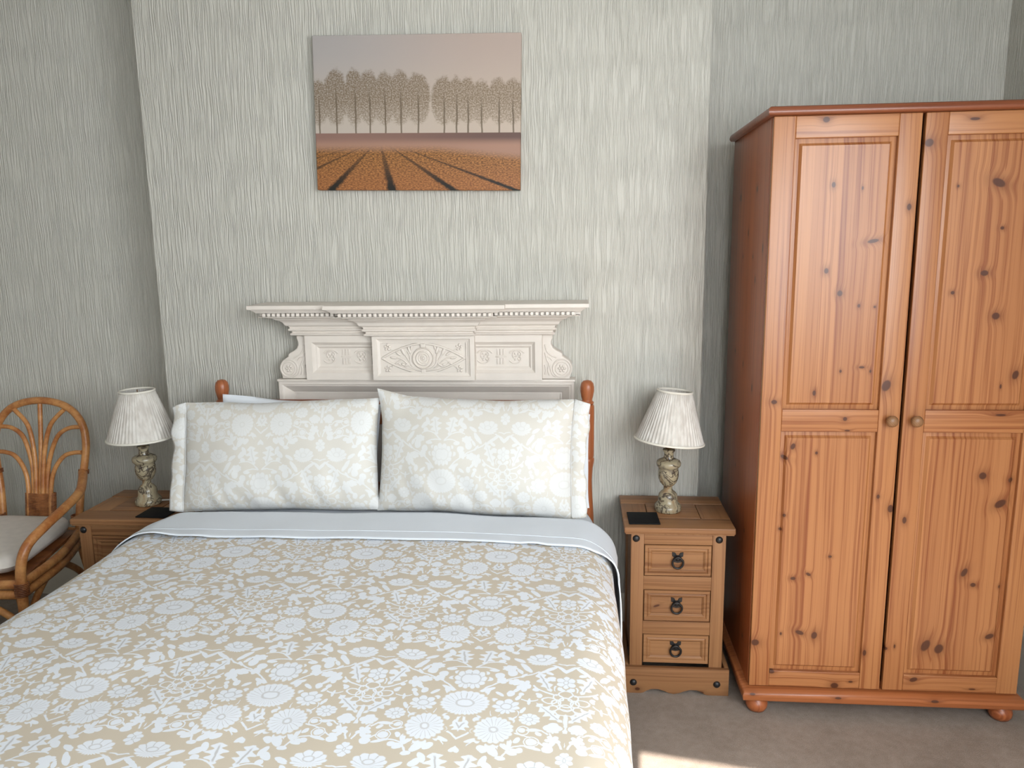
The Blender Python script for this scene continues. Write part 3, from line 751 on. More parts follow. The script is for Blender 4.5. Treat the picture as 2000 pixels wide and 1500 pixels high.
# ------------------------------------------------------------------ canvas picture
PW, PH = 0.746, 0.533
pc = MB().box(-PW / 2, PW / 2, -0.034, 0.0, -PH / 2, PH / 2).build('canvas_picture', mat_picture(PW, PH), bevel=0.003, seg=3)
pc.location = (-0.4973, -0.004, 2.0238); pc.rotation_euler = (0, radians(1.15), 0)
tag(pc, 'canvas print of a row of misty poplars above furrowed orange fields', 'picture')
# ------------------------------------------------------------------ fireplace surround with carved overmantel
MX = -0.498
fp = thing('fireplace_surround', 'cream painted carved fireplace surround with mantel shelf behind the bed', 'fireplace', (MX, 0, 0))
def plan(o, z, ds=0.085, dc=0.117, hs=0.478, hc=0.190, k=1.30):
    S_, C_ = hs + o * k, hc + o * 1.27
    s_, c_ = -(ds + o), -(dc + o)
    return [(-S_, -0.0005, z), (-S_, s_, z), (-C_, s_, z), (-C_, c_, z), (C_, c_, z), (C_, s_, z), (S_, s_, z), (S_, -0.0005, z)]
cove = [(0.0, 1.2325), (0.010, 1.2355), (0.0125, 1.241), (0.0065, 1.2455), (0.0065, 1.249), (0.0155, 1.2535), (0.0165, 1.258), (0.0115, 1.2630), (0.0145, 1.269), (0.022, 1.273), (0.0245, 1.2775),
        (0.027, 1.284), (0.034, 1.291), (0.0445, 1.2965), (0.0475, 1.3005), (0.0600, 1.3045), (0.0625, 1.3085)]
MB().loft([plan(o, z) for o, z in cove]).build('cornice', MANTEL, fp, smooth=22)
bed = [(0.0630, 1.3085), (0.0810, 1.3085), (0.0815, 1.3105), (0.0700, 1.3110), (0.0700, 1.3240)]
MB().loft([plan(o, z) for o, z in bed]).build('dentil_bed', MANTEL, fp, smooth=22)
shelf = [(0.0770, 1.3240), (0.0860, 1.3250), (0.0890, 1.3300), (0.0965, 1.3360), (0.0980, 1.3380), (0.1040, 1.3385), (0.1050, 1.3400), (0.1050, 1.3515), (0.1035, 1.3530)]
MB().loft([plan(o, z) for o, z in shelf]).build('shelf', MANTEL, fp, smooth=22)
dm = MB().box(-0.0056, 0.0056, -0.0165, 0.0, 0.0, 0.0115).mesh('dentil', bevel=0.0008, seg=1); dm.materials.append(MANTEL)
o_ = 0.0700; Sx, Cx = 0.478 + o_ * 1.30, 0.190 + o_ * 1.27; sy, cy = -(0.085 + o_), -(0.117 + o_)
pitch = 0.0186
def dentils(xa, xb, y):
    n = int(round((xb - xa) / pitch)); 
    for i in range(n):
        link('dentil', dm, fp, (xa + (i + 0.5) * (xb - xa) / n, y, 1.3120))
dentils(-Sx, -Cx, sy); dentils(-Cx, Cx, cy); dentils(Cx, Sx, sy)
for sgn in (-1, 1):
    for i in range(8):
        d = link('dentil', dm, fp, (sgn * Sx, -(i + 0.6) * pitch, 1.3120)); d.rotation_euler = (0, 0, sgn * pi / 2)
# frieze: side fields and the projecting middle block
def frame(x0, x1, z0, z1, xi0, xi1, zi0, zi1, yf, ymid, yin, step=0.010, open_side=None):
    R = lambda a, b, c, d, y: [(a, y, c), (b, y, c), (b, y, d), (a, y, d)]
    rings = [R(x0, x1, z0, z1, -0.001), R(x0, x1, z0, z1, yf), R(xi0, xi1, zi0, zi1, yf)]
    L = -1 if open_side == 'l' else 0; 
    def ins(e):
        a = xi0 + (0 if open_side == 'l' else e); b = xi1 - (0 if open_side == 'r' else e)
        return (a, b, zi0 + e, zi1 - e)
    rings += [R(*ins(0.003), yf + 0.004), R(*ins(0.012), ymid), R(*ins(0.016), ymid), R(*ins(step), yin), R(*ins(step + 0.001), yin)]
    return MB().loft(rings)
for sgn in (-1, 1):
    if sgn < 0: m = frame(-0.4455, -0.1785, 1.0640, 1.2330, -0.420, -0.1795, 1.0905, 1.2065, -0.082, -0.071, -0.064, 0.024, 'r')
    else: m = frame(0.1785, 0.4455, 1.0640, 1.2330, 0.1795, 0.420, 1.0905, 1.2065, -0.082, -0.071, -0.064, 0.024, 'l')
    fld = m.build('side_field', MANTEL, fp, smooth=18)
    # carved scroll ornament
    y0 = -0.0655; zc = 1.1500
    def curl(cx, s_, turns=1.0, r0=0.030, r1=0.007, a0=0.0, rad=0.0022):
        n = int(22 * turns)
        pts = [(cx + (r0 + (r1 - r0) * k / n) * cos(a0 + s_ * 2 * pi * turns * k / n), y0, zc + (r0 + (r1 - r0) * k / n) * sin(a0 + s_ * 2 * pi * turns * k / n) * 0.98) for k in range(n + 1)]
        return MB().tube(pts, [rad * (1.15 - 0.4 * k / n) for k in range(n + 1)], 7)
    for q, cx in enumerate((-0.352, -0.233)):
        cx = sgn * cx * -1 if sgn > 0 else cx
        for h, (s_, a0) in enumerate(((1, pi * 0.15), (-1, pi * 0.85), (1, pi * 1.15), (-1, pi * 1.85))):
            curl(cx, s_, 0.62, 0.031, 0.008, a0).build('scroll', MANTEL, fld, smooth=60)
        MB().lathe([(0.0060, 0.0), (0.0055, 0.003), (0.002, 0.0045)], (0, 0, 0), 10).build('rosette', MANTEL, fld, smooth=60).location = (cx, y0 + 0.002, zc)
        fld.children[-1].rotation_euler = (pi / 2, 0, 0)
        for a in range(6):
            t = a * pi / 3
            MB().ball((cx + 0.012 * cos(t), y0, zc + 0.012 * sin(t)), (0.0052, 0.0032, 0.0036), 8, 5, Matrix.Rotation(-t, 3, 'Y')).build('petal', MANTEL, fld, smooth=60)
    for bx in ((-0.3035, -0.2925, -0.2815) if sgn < 0 else (0.2815, 0.2925, 0.3035)):
        for za, zb in ((1.1215, 1.1440), (1.1565, 1.1785)):
            MB().box(bx - 0.0030, bx + 0.0030, y0 - 0.003, y0 + 0.002, za, zb).build('bar', MANTEL, fld, bevel=0.0015)
    MB().box(sgn * 0.2925 - 0.020, sgn * 0.2925 + 0.020, y0 - 0.003, y0 + 0.002, 1.1478, 1.1522).build('bar', MANTEL, fld, bevel=0.0015)
    for bx in (0.1865, 0.1965):
        for za, zb in ((1.1215, 1.1440), (1.1565, 1.1785)):
            MB().box(sgn * bx - 0.0026, sgn * bx + 0.0026, y0 - 0.003, y0 + 0.002, za, zb).build('bar', MANTEL, fld, bevel=0.0015)
mid = frame(-0.1795, 0.2000 - 0.0, 1.0690, 1.2330, -0.1640, 0.1840, 1.0830, 1.2230, -0.114, -0.106, -0.100, 0.0145).build('middle_block', MANTEL, fp, smooth=18)
yc = -0.1015; ex, ez = 0.0085, 1.1500
def bead(pts, r, name, flat=None):
    return MB().tube(pts, r, 8).build(name, MANTEL, mid, smooth=60)
hw_, hh_ = 0.154, 0.0545
def arc(s_, n=36, k=1.0): return [(ex + hw_ * k * (-1 + 2 * i / n), yc - 0.001, ez + s_ * hh_ * k * (1 - abs(-1 + 2 * i / n) ** 1.75)) for i in range(n + 1)]
for s_ in (1, -1): bead(arc(s_), 0.0042, 'almond_rim')
for sg in (-1, 1): bead([(ex + sg * hw_, yc, ez), (ex + sg * (hw_ + 0.012), yc, ez)], 0.003, 'almond_rim')
ro = MB().lathe([(0.0400, 0.0), (0.0400, 0.006), (0.0375, 0.0085), (0.0350, 0.006), (0.0340, 0.004), (0.0290, 0.0045), (0.0270, 0.0085), (0.0245, 0.0095), (0.0220, 0.007), (0.0200, 0.0065), (0.0180, 0.0085), (0.0160, 0.0085),
                 (0.0140, 0.006), (0.0115, 0.006), (0.0095, 0.0085), (0.0070, 0.0090), (0.0055, 0.007), (0.0040, 0.0095), (0.001, 0.0105)], (0, 0, 0), 40).build('roundel', MANTEL, mid, smooth=35)
ro.location = (ex, yc + 0.001, ez); ro.rotation_euler = (pi / 2, 0, 0)
for zz, w in ((ez + 0.0475, 0.009), (ez - 0.0480, 0.008)):
    MB().box(ex - w, ex + w, yc - 0.008, yc + 0.001, zz - 0.0075, zz + 0.0075).build('clasp', MANTEL, mid, bevel=0.003, seg=3)
for sg in (-1, 1):
    P = lambda pts: [(ex + sg * a, yc, ez + b) for a, b in pts]
    bead(catmull(P([(0.004, -0.047), (0.030, -0.038), (0.048, -0.018), (0.050, 0.006), (0.060, 0.028)]), 7), 0.0030, 'stalk')
    bead(catmull(P([(0.010, -0.047), (0.045, -0.036), (0.070, -0.012), (0.090, 0.000), (0.110, 0.004)]), 7), 0.0026, 'stalk')
    bead(catmull(P([(0.040, -0.034), (0.056, -0.008), (0.068, 0.014), (0.074, 0.030)]), 7), 0.0026, 'stalk')
    bead(catmull(P([(0.085, -0.006), (0.094, -0.014), (0.088, -0.024), (0.076, -0.026)]), 6), 0.0022, 'stalk')
    for a, b, la, lb, an in ((0.052, 0.030, 0.016, 0.0055, 70), (0.076, 0.026, 0.019, 0.0065, 65), (0.044, 0.038, 0.010, 0.004, 110), (0.063, -0.026, 0.013, 0.005, -30), (0.093, 0.016, 0.012, 0.005, 35), (0.112, 0.001, 0.013, 0.0045, 8), (0.100, -0.018, 0.010, 0.004, -25), (0.076, -0.024, 0.009, 0.005, 20)):
        t = radians(an)
        R_ = Matrix.Rotation(-t if sg > 0 else t + pi, 3, 'Y')
        MB().ball((ex + sg * a, yc, ez + b), (la, 0.0045, lb), 10, 6, R_).build('leaf', MANTEL, mid, smooth=60)
    for sz in (-1, 1):
        fx, fz = ex + sg * 0.134, ez + sz * 0.040
        for k in range(5):
            t = 2 * pi * k / 5 + 0.3
            MB().ball((fx + 0.0085 * cos(t), yc, fz + 0.0085 * sin(t)), (0.0058, 0.004, 0.0040), 8, 5, Matrix.Rotation(-t, 3, 'Y')).build('petal', MANTEL, mid, smooth=60)
        bead(P([(0.126, sz * 0.033), (0.118, sz * 0.022)]) if False else [(fx - sg * 0.008, yc, fz - sz * 0.006), (fx - sg * 0.020, yc, fz - sz * 0.010)], 0.0022, 'stalk')
# scroll brackets at both ends
br = [(-0.4450, 1.0660), (-0.4450, 1.2330), (-0.4835, 1.2330), (-0.4840, 1.2200), (-0.4790, 1.2080), (-0.4785, 1.1960), (-0.4850, 1.1820), (-0.4980, 1.1720), (-0.5130, 1.1650), (-0.5205, 1.1590), (-0.5190, 1.1510),
      (-0.5290, 1.1450), (-0.5430, 1.1360), (-0.5530, 1.1220), (-0.5570, 1.1060), (-0.5540, 1.0900), (-0.5480, 1.0780), (-0.5470, 1.0660)]
for sg in (-1, 1):
    b = MB().prism([(x * (1 if sg < 0 else -1), z) for x, z in br], 'y', -0.064, -0.001).build('scroll_bracket', MANTEL, fp, bevel=0.004, seg=3)
    cx, cz = sg * 0.5180, 1.1060
    for R_, rr in ((0.0335, 0.0030), (0.0235, 0.0024)):
        MB().tube([(cx + R_ * cos(2 * pi * k / 32), -0.0645, cz + R_ * sin(2 * pi * k / 32)) for k in range(32)], rr, 8, closed=True).build('ring', MANTEL, b, smooth=60)
    for k in range(6):
        t = 2 * pi * k / 6
        MB().ball((cx + 0.0098 * cos(t), -0.0645, cz + 0.0098 * sin(t)), (0.0062, 0.0045, 0.0045), 8, 5, Matrix.Rotation(-t, 3, 'Y')).build('petal', MANTEL, b, smooth=60)
    MB().ball((cx, -0.0655, cz), (0.005, 0.005, 0.005), 10, 6).build('petal', MANTEL, b, smooth=60)
    for pts in ([(0.456, 1.195), (0.462, 1.172), (0.476, 1.156), (0.498, 1.146)], [(0.456, 1.165), (0.462, 1.140), (0.470, 1.122), (0.466, 1.100), (0.472, 1.080)], [(0.462, 1.150), (0.474, 1.146), (0.482, 1.136)], [(0.455, 1.120), (0.459, 1.100), (0.456, 1.082)], [(0.474, 1.118), (0.477, 1.100), (0.484, 1.082), (0.496, 1.074)]):
        MB().tube(catmull([(sg * a, -0.0645, z) for a, z in pts], 6), 0.0028, 7).build('scroll', MANTEL, b, smooth=60)
# ledge, big frame round the closed-off hearth, and its board
MB().box(-0.5670, 0.5670, -0.070, -0.001, 1.0550, 1.0645).build('ledge', MANTEL, fp, bevel=0.0025)
X = 0.5635
R = lambda e, y, eb=None: [(-X + e, y, 0.0), (X - e, y, 0.0), (X - e, y, 1.055 - e), (-X + e, y, 1.055 - e)]
MB().loft([R(0, -0.001), R(0, -0.064), R(0.011, -0.064), R(0.013, -0.060), R(0.019, -0.058), R(0.045, -0.032), R(0.0455, -0.029), R(0.052, -0.029), R(0.0525, -0.024), R(0.053, -0.024)]).build('hearth_frame', MANTEL, fp, smooth=18)

# ------------------------------------------------------------------ bed
BXL, BXR, HBY = -1.2586, 0.1125, -0.125
BC = (BXL + BXR) / 2
bedo = thing('bed', 'double bed with turned pine headboard posts under a floral duvet', 'bed', (BC, 0, 0))
hb = (BXR - BXL) / 2
for sg in (-1, 1):
    prof = [(0.022, 0.0), (0.024, 0.02), (0.024, 0.50), (0.0225, 0.56), (0.0185, 0.64), (0.0165, 0.70), (0.019, 0.745), (0.0225, 0.765), (0.0235, 0.772), (0.0235, 0.781), (0.0205, 0.785), (0.0225, 0.790), (0.023, 0.81), (0.023, 0.975), (0.0215, 0.981), (0.0185, 0.984)]
    p = MB().lathe([(r * 1.12, z) for r, z in prof], (sg * hb, HBY, 0), 28).build('post', BEDWOOD, bedo, smooth=45)
    fin = [(0.0185, 0.984), (0.0215, 0.988), (0.0215, 0.993), (0.0165, 0.997), (0.0165, 1.002), (0.0195, 1.014), (0.0225, 1.032), (0.0225, 1.048), (0.0195, 1.062), (0.013, 1.070), (0.003, 1.073)]
    MB().lathe([(r * 1.12, z) for r, z in fin], (sg * hb, HBY, 0), 28).build('finial', BEDWOOD, p, smooth=55)
MB().box(-hb + 0.015, hb - 0.015, HBY - 0.013, HBY + 0.013, 0.905, 0.997).build('headboard_rail', BEDWOOD_X, bedo, bevel=0.008, seg=3)
MB().box(-hb + 0.015, hb - 0.015, HBY - 0.011, HBY + 0.011, 0.600, 0.680).build('headboard_rail', BEDWOOD_X, bedo, bevel=0.006, seg=3)
for i in range(9):
    x = -hb + 0.12 + i * (2 * hb - 0.24) / 8
    MB().lathe([(0.008, 0.675), (0.011, 0.72), (0.015, 0.79), (0.011, 0.86), (0.008, 0.908)], (x, HBY, 0), 12).build('spindle', BEDWOOD, bedo, smooth=50)
for sg in (-1, 1):
    MB().box(sg * 0.660 - 0.014, sg * 0.660 + 0.014, -2.10, HBY - 0.02, 0.25, 0.37).build('side_rail', BEDWOOD_X, bedo, bevel=0.004)
    MB().box(sg * 0.650 - 0.03, sg * 0.650 + 0.03, -2.12, -2.06, 0.0, 0.37).build('leg', BEDWOOD, bedo, bevel=0.006)
MB().box(-0.66, 0.66, -2.11, -2.08, 0.25, 0.37).build('foot_rail', BEDWOOD_X, bedo, bevel=0.004)
for i in range(12):
    y = -0.25 - i * 0.16
    MB().box(-0.645, 0.645, y - 0.035, y + 0.035, 0.30, 0.318).build('slat', BEDWOOD_X, bedo)
mt = MB().box(BC - 0.672, BC + 0.672, -2.08, HBY - 0.03, 0.319, 0.605).build('mattress', WHITE_COTTON, bevel=0.045, seg=5)
tag(mt, 'white mattress lying under the sheet and floral duvet', 'mattress')

# ------------------------------------------------------------------ bed linen
DL, DR, DTOP, DRAD = -1.405, 0.192, 0.655, 0.115
DC = (DL + DR) / 2; DH = (DR - DL) / 2
def section(s, y, lift=0.0, hang=1.0):
    """point of the bed cover's cross-section at arc length s from the middle; y runs along the bed"""
    sg = 1 if s >= 0 else -1; a = abs(s); flat = DH - DRAD
    K_ = 1 - 0.075 * min(1.0, max(0.0, (y + 0.43) / 0.20 if s > 0 else (y + 0.55) / 0.20))
    if a <= flat:
        x, z, nx, nz = a, DTOP, 0.0, 1.0
    elif a <= flat + DRAD * pi / 2:
        t = (a - flat) / DRAD
        x, z = flat + DRAD * sin(t), DTOP - DRAD * (1 - cos(t)); nx, nz = sin(t), cos(t)
    else:
        d = a - flat - DRAD * pi / 2
        x, z = DH + 0.02 * d, DTOP - DRAD - d; nx, nz = 1.0, 0.0
        fold = min(d / 0.30, 1.0)
        x += fold * (0.012 * sin(y * 9.0 + 0.7 + sg) + 0.006 * sin(y * 21.0 + 1.3))
    x += nx * lift; z += nz * lift
    puff = 0.007 * mnoise.noise(Vector((s * 2.2, y * 2.2, 3.1))) + 0.0035 * mnoise.noise(Vector((s * 6.0, y * 6.0, 9.1)))
    crown = 0.012 * max(0.0, 1 - (a / DH) ** 2)
    return (DC + sg * (x * K_ + puff * nx), y, z + (puff + crown) * nz)
FLAT = DH - DRAD; ARC = DRAD * pi / 2
def duvet():
    S1 = FLAT + ARC + 0.38
    y0, y1 = -0.50, -2.16
    def uvs(i, j):
        return (DC + (-S1 + 2 * S1 * i), y0 + (y1 - y0 - 0.45) * j)
    def fn(i, j):
        s = -S1 + 2 * S1 * i; t = (y1 - y0 - 0.45) * j
        y = y0 + t
        if y >= y1 + 0.09: return section(s, y)
        # turn down over the foot of the bed
        d = (y1 + 0.09) - y; p = section(s, y1 + 0.09)
        a = min(d / 0.09, pi / 2)
        yy = y1 + 0.09 - 0.09 * sin(a); zz = p[2] - 0.09 * (1 - cos(a)) - max(0.0, d - 0.09 * pi / 2)
        flat_k = max(0.0, 1 - abs(s) / (FLAT + ARC + 0.38))
        if abs(s) > FLAT + ARC: return (p[0], yy, p[2])
        return (p[0], yy, max(zz, 0.14))
    m = MB().grid(fn, 190, 170, uvs)
    o = m.build('duvet', DUVET, smooth=80, normals=False)
    sol = o.modifiers.new('thickness', 'SOLIDIFY'); sol.thickness = 0.022; sol.offset = 1.0
    tag(o, 'beige duvet with white flowers spread over the double bed', 'duvet')
    return o
duvet()
def sheet():
    S1 = FLAT + ARC + 0.175
    y0, y1 = -0.165, -0.685
    def fn(i, j):
        s = -S1 + 2 * S1 * i; y = y0 + (y1 - y0) * j
        lift = 0.006 + 0.0025 * j
        e = max(0.0, (j - 0.80) / 0.20)
        rip = mnoise.noise(Vector((s * 7.0, 4.2, 0.0)))
        y += e * (0.006 * mnoise.noise(Vector((s * 5.0, 1.7, 0))) )
        lift += e * e * max(0.0, rip - 0.12) * 0.030
        if abs(s) > FLAT + ARC * 0.5: lift += 0.009 * min(1.0, (abs(s) - FLAT - ARC * 0.5) / 0.1)
        if abs(s) > FLAT + ARC: lift += 0.006 * mnoise.noise(Vector((y * 9.0, s * 4, 2.0)))
        p = section(s, y, lift)
        dip = min(1.0, max(0.0, (y + 0.455) / 0.09))      # the sheet sinks below the pillows
        p = (p[0], p[1], p[2] - 0.036 * dip * dip * (3 - 2 * dip))
        return p
    m = MB().grid(fn, 150, 44)
    o = m.build('sheet', WHITE_COTTON, smooth=80, normals=False)
    sol = o.modifiers.new('thickness', 'SOLIDIFY'); sol.thickness = 0.004; sol.offset = 1.0
    tag(o, 'white sheet folded back over the top of the floral duvet', 'sheet')
    # stitched hem along the fold
    pts = [Vector(fn(k / 120, 0.885)) + Vector((0, 0, 0.0006)) for k in range(121)]
    MB().tube(pts, 0.0009, 5).build('hem_stitching', WHITE_COTTON, o, smooth=60)
sheet()

def pillow(name, label, mat, W, H, T, loc, rot, seed, flap=0, group=None, wr=1.7, fold=None, uvo=(0, 0), cut=0.0):
    NU, NV = 72, 48
    def shape(u, v, side):
        au, av = abs(u), abs(v)
        x = u * W / 2 * (1 - 0.030 * (1 - v * v) * au ** 2)
        z = v * H / 2 * (1 - 0.035 * (1 - u * u) * av ** 2)
        k = max(0.0, (1 - au ** 2.6)) ** 0.55 * max(0.0, (1 - av ** 2.4)) ** 0.55
        sag = 1.0 + 0.22 * max(0.0, -v)
        y = T / 2 * k * sag
        # gathers rising from the seam that bears on the bed
        g = exp(-(v + 1) * 2.6) * (1 - av ** 6)
        y += wr * g * 0.016 * mnoise.noise(Vector((x * 22.0 + v * 2.0, v * 1.6, seed))) * (1 - au ** 4)
        y += wr * 0.009 * mnoise.noise(Vector((x * 5.0, z * 5.0, seed + 4))) * k
        ge = exp(-(1 - au) * 5.0) * (1 - au ** 8)
        y += wr * ge * 0.006 * mnoise.noise(Vector((u * 2.0, z * 24.0, seed + 8)))
        z += 0.006 * mnoise.noise(Vector((x * 6.0, v * 1.0, seed + 2))) * av ** 3
        x += 0.006 * mnoise.noise(Vector((u * 1.0, z * 7.0, seed + 3))) * au ** 3
        if fold: x, y, z = fold(u, v, x, y, z, side)
        return (x, -y * side if side > 0 else y * 0.75, z)
    m = MB()
    for side in (1, -1):
        m.grid(lambda i, j: shape(2 * i - 1, 2 * j - 1, side), NU, NV, lambda i, j: (uvo[0] + (2 * i - 1) * W / 2 * 0.95, uvo[1] + (2 * j - 1) * H / 2 * 0.95))
    o = m.build(name, mat, smooth=80, merge=0.0004)
    o.location = loc; o.rotation_euler = rot
    tag(o, label, 'pillow', group)
    if flap:
        fwid = 0.052
        def ff(i, j):
            v = 2 * j - 1; e = shape(flap * 0.995, v, 1)
            wav = mnoise.noise(Vector((seed * 3.0, v * 2.7, 0.0)))
            x = e[0] + flap * fwid * i * (1.0 + 0.28 * wav) - flap * 0.004
            y = -0.004 - 0.016 * i * mnoise.noise(Vector((seed, v * 3.1, 1.0))) - 0.006 * sin(i * pi)
            z = e[2] * (1 - 0.03 * i) - 0.010 * i * (v > 0) * v
            return (x, y, z)
        fo = MB().grid(ff, 8, 60, lambda i, j: (uvo[0] + flap * (W / 2 + fwid * i), uvo[1] + (2 * j - 1) * H / 2)).build('border_flap', mat, o, smooth=80)
        s_ = fo.modifiers.new('thickness', 'SOLIDIFY'); s_.thickness = 0.005; s_.offset = 0
        pts = [Vector(shape(flap * 0.990, 2 * k / 60 - 1, 1)) + Vector((0, -0.0035, 0)) for k in range(1, 60)]
        MB().tube(pts, 0.0011, 5).build('stitched_seam', mat, o, smooth=60)
    return o
PG = 'floral pillows against the headboard'
def ear(u, v, x, y, z, side):
    k = max(0.0, -u - 0.72) / 0.28 * max(0.0, v - 0.55) / 0.45
    return (x - 0.012 * k, y + 0.02 * k, z + 0.020 * k)
lean = radians(-14)
pillow('pillow', 'pale floral sateen pillow nearer the rattan chair, flap towards the chair', SATEEN, 0.712, 0.395, 0.150, (-0.974, -0.305, 0.831), (lean, radians(-1.0), radians(1.5)), 1.3, -1, PG, uvo=(0.3, 0.12))
pillow('pillow', 'pale floral sateen pillow nearer the wardrobe, one corner peaked up', SATEEN, 0.690, 0.408, 0.155, (-0.274, -0.312, 0.838), (lean, radians(0.8), radians(-2.5)), 5.7, 1, PG, fold=ear, uvo=(1.15, 0.75))
WG = 'plain white pillows behind the floral ones'
pillow('pillow', 'plain white pillow peeping out behind the floral pillow nearer the rattan chair', WHITE_PIL, 0.600, 0.365, 0.085, (-0.945, -0.195, 0.828), (radians(-6), radians(3.5), 0), 9.1, 0, WG, wr=0.7)
pillow('pillow', 'plain white pillow peeping out behind the floral pillow nearer the wardrobe', WHITE_PIL, 0.660, 0.340, 0.085, (-0.205, -0.197, 0.790), (radians(-6), radians(0), 0), 12.4, 0, WG, wr=0.7)

# ------------------------------------------------------------------ rattan chair
ch = thing('rattan_chair', 'rattan armchair with fan-shaped back and ivory seat cushion', 'chair', (-2.155, 0, 0))
def cane(pts, r, name, parent=ch, per=8, n=12, mat=None):
    return MB().tube(catmull(pts, per), r, n).build(name, mat or CANE, parent, smooth=60)
BACK = lambda x, z: (x, 0.01 + (z - 0.45) * 0.16, z)          # the back leans away
hp = [(0.165, 0.40), (0.172, 0.52), (0.180, 0.60), (0.196, 0.70), (0.201, 0.775), (0.188, 0.842), (0.150, 0.897), (0.090, 0.932), (0.0, 0.946)]
hoop = [BACK(x, z) for x, z in hp] + [BACK(-x, z) for x, z in hp[-2::-1]]
cane(hoop, 0.0150, 'hoop', per=6)
for sg in (-1, 1):
    cane([(sg * 0.165, 0.0, 0.42), (sg * 0.170, 0.012, 0.30), (sg * 0.180, 0.05, 0.12), (sg * 0.186, 0.075, 0.0)], 0.0155, 'leg')
    cane([BACK(sg * 0.186, 0.655), (sg * 0.225, -0.02, 0.640), (sg * 0.282, -0.13, 0.622), (sg * 0.314, -0.27, 0.606), (sg * 0.322, -0.39, 0.582), (sg * 0.310, -0.475, 0.540), (sg * 0.300, -0.505, 0.470), (sg * 0.298, -0.512, 0.36), (sg * 0.298, -0.515, 0.18), (sg * 0.300, -0.520, 0.0)], 0.0175, 'arm')
# splat of seven canes that fan out to the hoop
fan = [(0.0, 0.934, 0.0, 0.0), (0.110, 0.910, 0.055, 0.82), (0.184, 0.838, 0.095, 0.80), (0.186, 0.735, 0.115, 0.72)]
for i, (ex_, ez_, bx_, bz_) in enumerate(fan):
    for sg in ((1,) if i == 0 else (-1, 1)):
        x0 = sg * 0.0185 * i * 0.85
        if i == 0: pts = [BACK(0, 0.47), BACK(0, 0.60), BACK(0.003, 0.75), BACK(0.0, ez_)]
        elif i == 1: pts = [BACK(x0, 0.47), BACK(x0, 0.62), BACK(x0 + sg * 0.008, 0.74), BACK(sg * 0.050, 0.845), BACK(sg * ex_, ez_)]
        elif i == 2: pts = [BACK(x0, 0.47), BACK(x0, 0.62), BACK(x0 + sg * 0.010, 0.705), BACK(sg * 0.075, 0.795), BACK(sg * 0.125, 0.832), BACK(sg * ex_, ez_)]
        else: pts = [BACK(x0, 0.47), BACK(x0 + sg * 0.004, 0.60), BACK(x0 + sg * 0.022, 0.668), BACK(sg * 0.108, 0.718), BACK(sg * 0.150, 0.733), BACK(sg * ex_, ez_)]
        pts = [(p[0], p[1] - 0.006 * (i % 2), p[2]) for p in pts]
        cane(pts, 0.0092, 'splat_cane', n=10)
for k in range(16):
    z = 0.470 + k * 0.0062
    o_ = 0.069
    path = [(o_ * cos(t), 0.013 + (z - 0.45) * 0.16 + 0.0155 * sin(t) - 0.003, z + 0.0006 * sin(3 * t + k)) for t in [2 * pi * q / 24 for q in range(24)]]
    path = [(max(-0.064, min(0.064, x)), y, z_) for x, y, z_ in path]
    MB().tube(path, 0.0034, 6, closed=True).build('splat_binding', BIND, ch, smooth=60)
def wrap(c, axis, r, n, pitch_, rad=0.0030):
    c = Vector(c); a = Vector(axis).normalized()
    b = a.orthogonal().normalized(); d = a.cross(b)
    for k in range(n):
        ctr = c + a * ((k - (n - 1) / 2) * pitch_)
        MB().tube([ctr + b * (r * cos(t)) + d * (r * sin(t)) for t in [2 * pi * q / 16 for q in range(16)]], rad, 6, closed=True).build('binding', BIND, ch, smooth=60)
for sg in (-1, 1):
    wrap(BACK(sg * 0.190, 0.655), (sg * 0.1, 0.14, 1), 0.0185, 3, 0.006)
    wrap((sg * 0.298, -0.510, 0.395), (0, 0.02, 1), 0.0215, 8, 0.0062)
    wrap((sg * 0.168, -0.004, 0.475), (0, 0, 1), 0.0185, 3, 0.006)
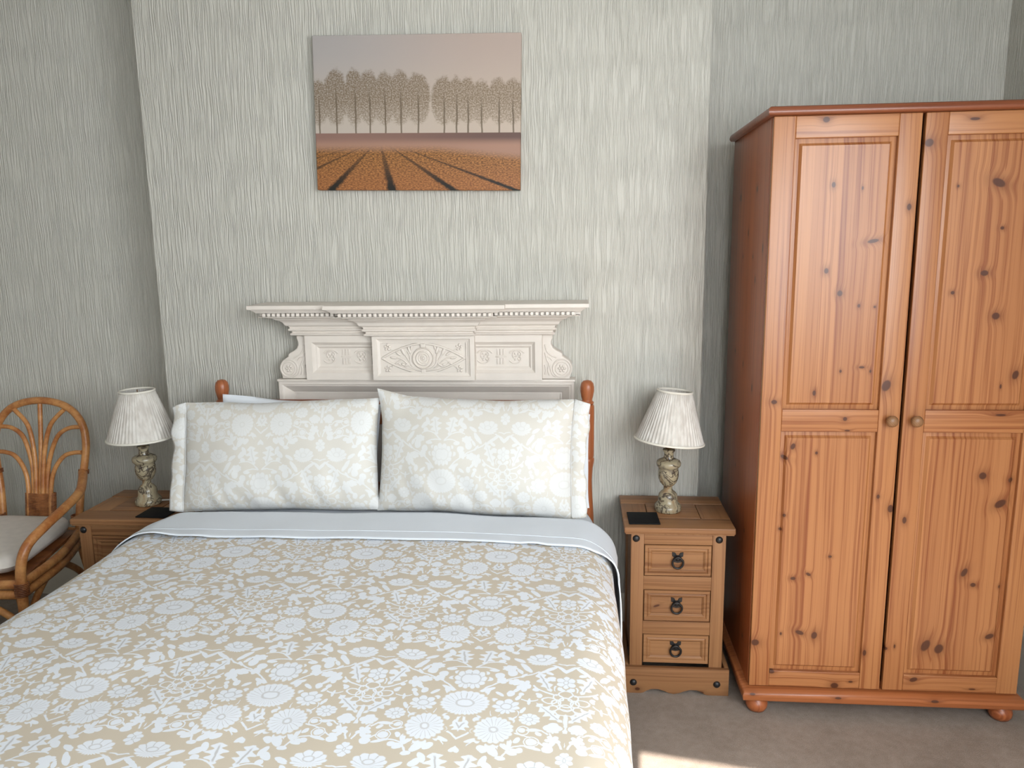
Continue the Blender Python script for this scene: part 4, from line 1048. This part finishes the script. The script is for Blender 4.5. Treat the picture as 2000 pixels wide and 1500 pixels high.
# seat frame: two stacked canes all round, cushion on top
for z in (0.375, 0.412):
    ring = [(-0.250, -0.505, z), (0.250, -0.505, z)]
    cane([(-0.298, -0.512, z), (0.0, -0.528, z), (0.298, -0.512, z)], 0.0165, 'seat_rail')
    for sg in (-1, 1): cane([(sg * 0.298, -0.512, z), (sg * 0.262, -0.25, z), (sg * 0.172, 0.0, z)], 0.0165, 'seat_rail')
    cane([(-0.172, 0.0, z), (0.0, 0.006, z), (0.172, 0.0, z)], 0.0150, 'seat_rail')
MB().prism([(-0.288, -0.505), (0.288, -0.505), (0.165, -0.005), (-0.165, -0.005)], 'z', 0.408, 0.420).build('seat_board', BIND, ch)
for sg in (-1, 1):
    cane([(sg * 0.294, -0.495, 0.20), (sg * 0.274, -0.44, 0.29), (sg * 0.250, -0.32, 0.355), (sg * 0.205, -0.18, 0.345), (sg * 0.185, -0.06, 0.27), (sg * 0.178, 0.02, 0.18)], 0.0125, 'brace')
cane([(-0.294, -0.517, 0.18), (-0.270, -0.522, 0.28), (-0.15, -0.526, 0.345), (0.0, -0.528, 0.352), (0.15, -0.526, 0.345), (0.270, -0.522, 0.28), (0.294, -0.517, 0.18)], 0.0125, 'brace')
def cushion():
    def fn(u, v, top):
        # rounded trapezoid, front edge wide
        a = 2 * pi * u; c, s_ = cos(a), sin(a)
        p = 0.28
        sx = (abs(c) ** p) * (1 if c >= 0 else -1); sy = (abs(s_) ** p) * (1 if s_ >= 0 else -1)
        y = -0.258 + sy * 0.248 * v
        w = 0.266 - (y + 0.506) / 0.5 * 0.096
        x = sx * w * v
        k = (1 - v ** 8) ** 0.5
        return (x, y, 0.461 + (0.034 if top else -0.036) * k + (0.004 * mnoise.noise(Vector((x * 8, y * 8, 1))) * k if top else 0))
    m = MB()
    for top in (True, False): m.grid(lambda i, j: fn(i, 0.02 + 0.98 * j, top), 64, 16)
    return m
cu = cushion().build('seat_cushion', CUSHION, smooth=80, merge=0.0005)
cu.location = (-2.155, 0, 0)
tag(cu, 'ivory cloth seat cushion lying on the rattan armchair', 'cushion')
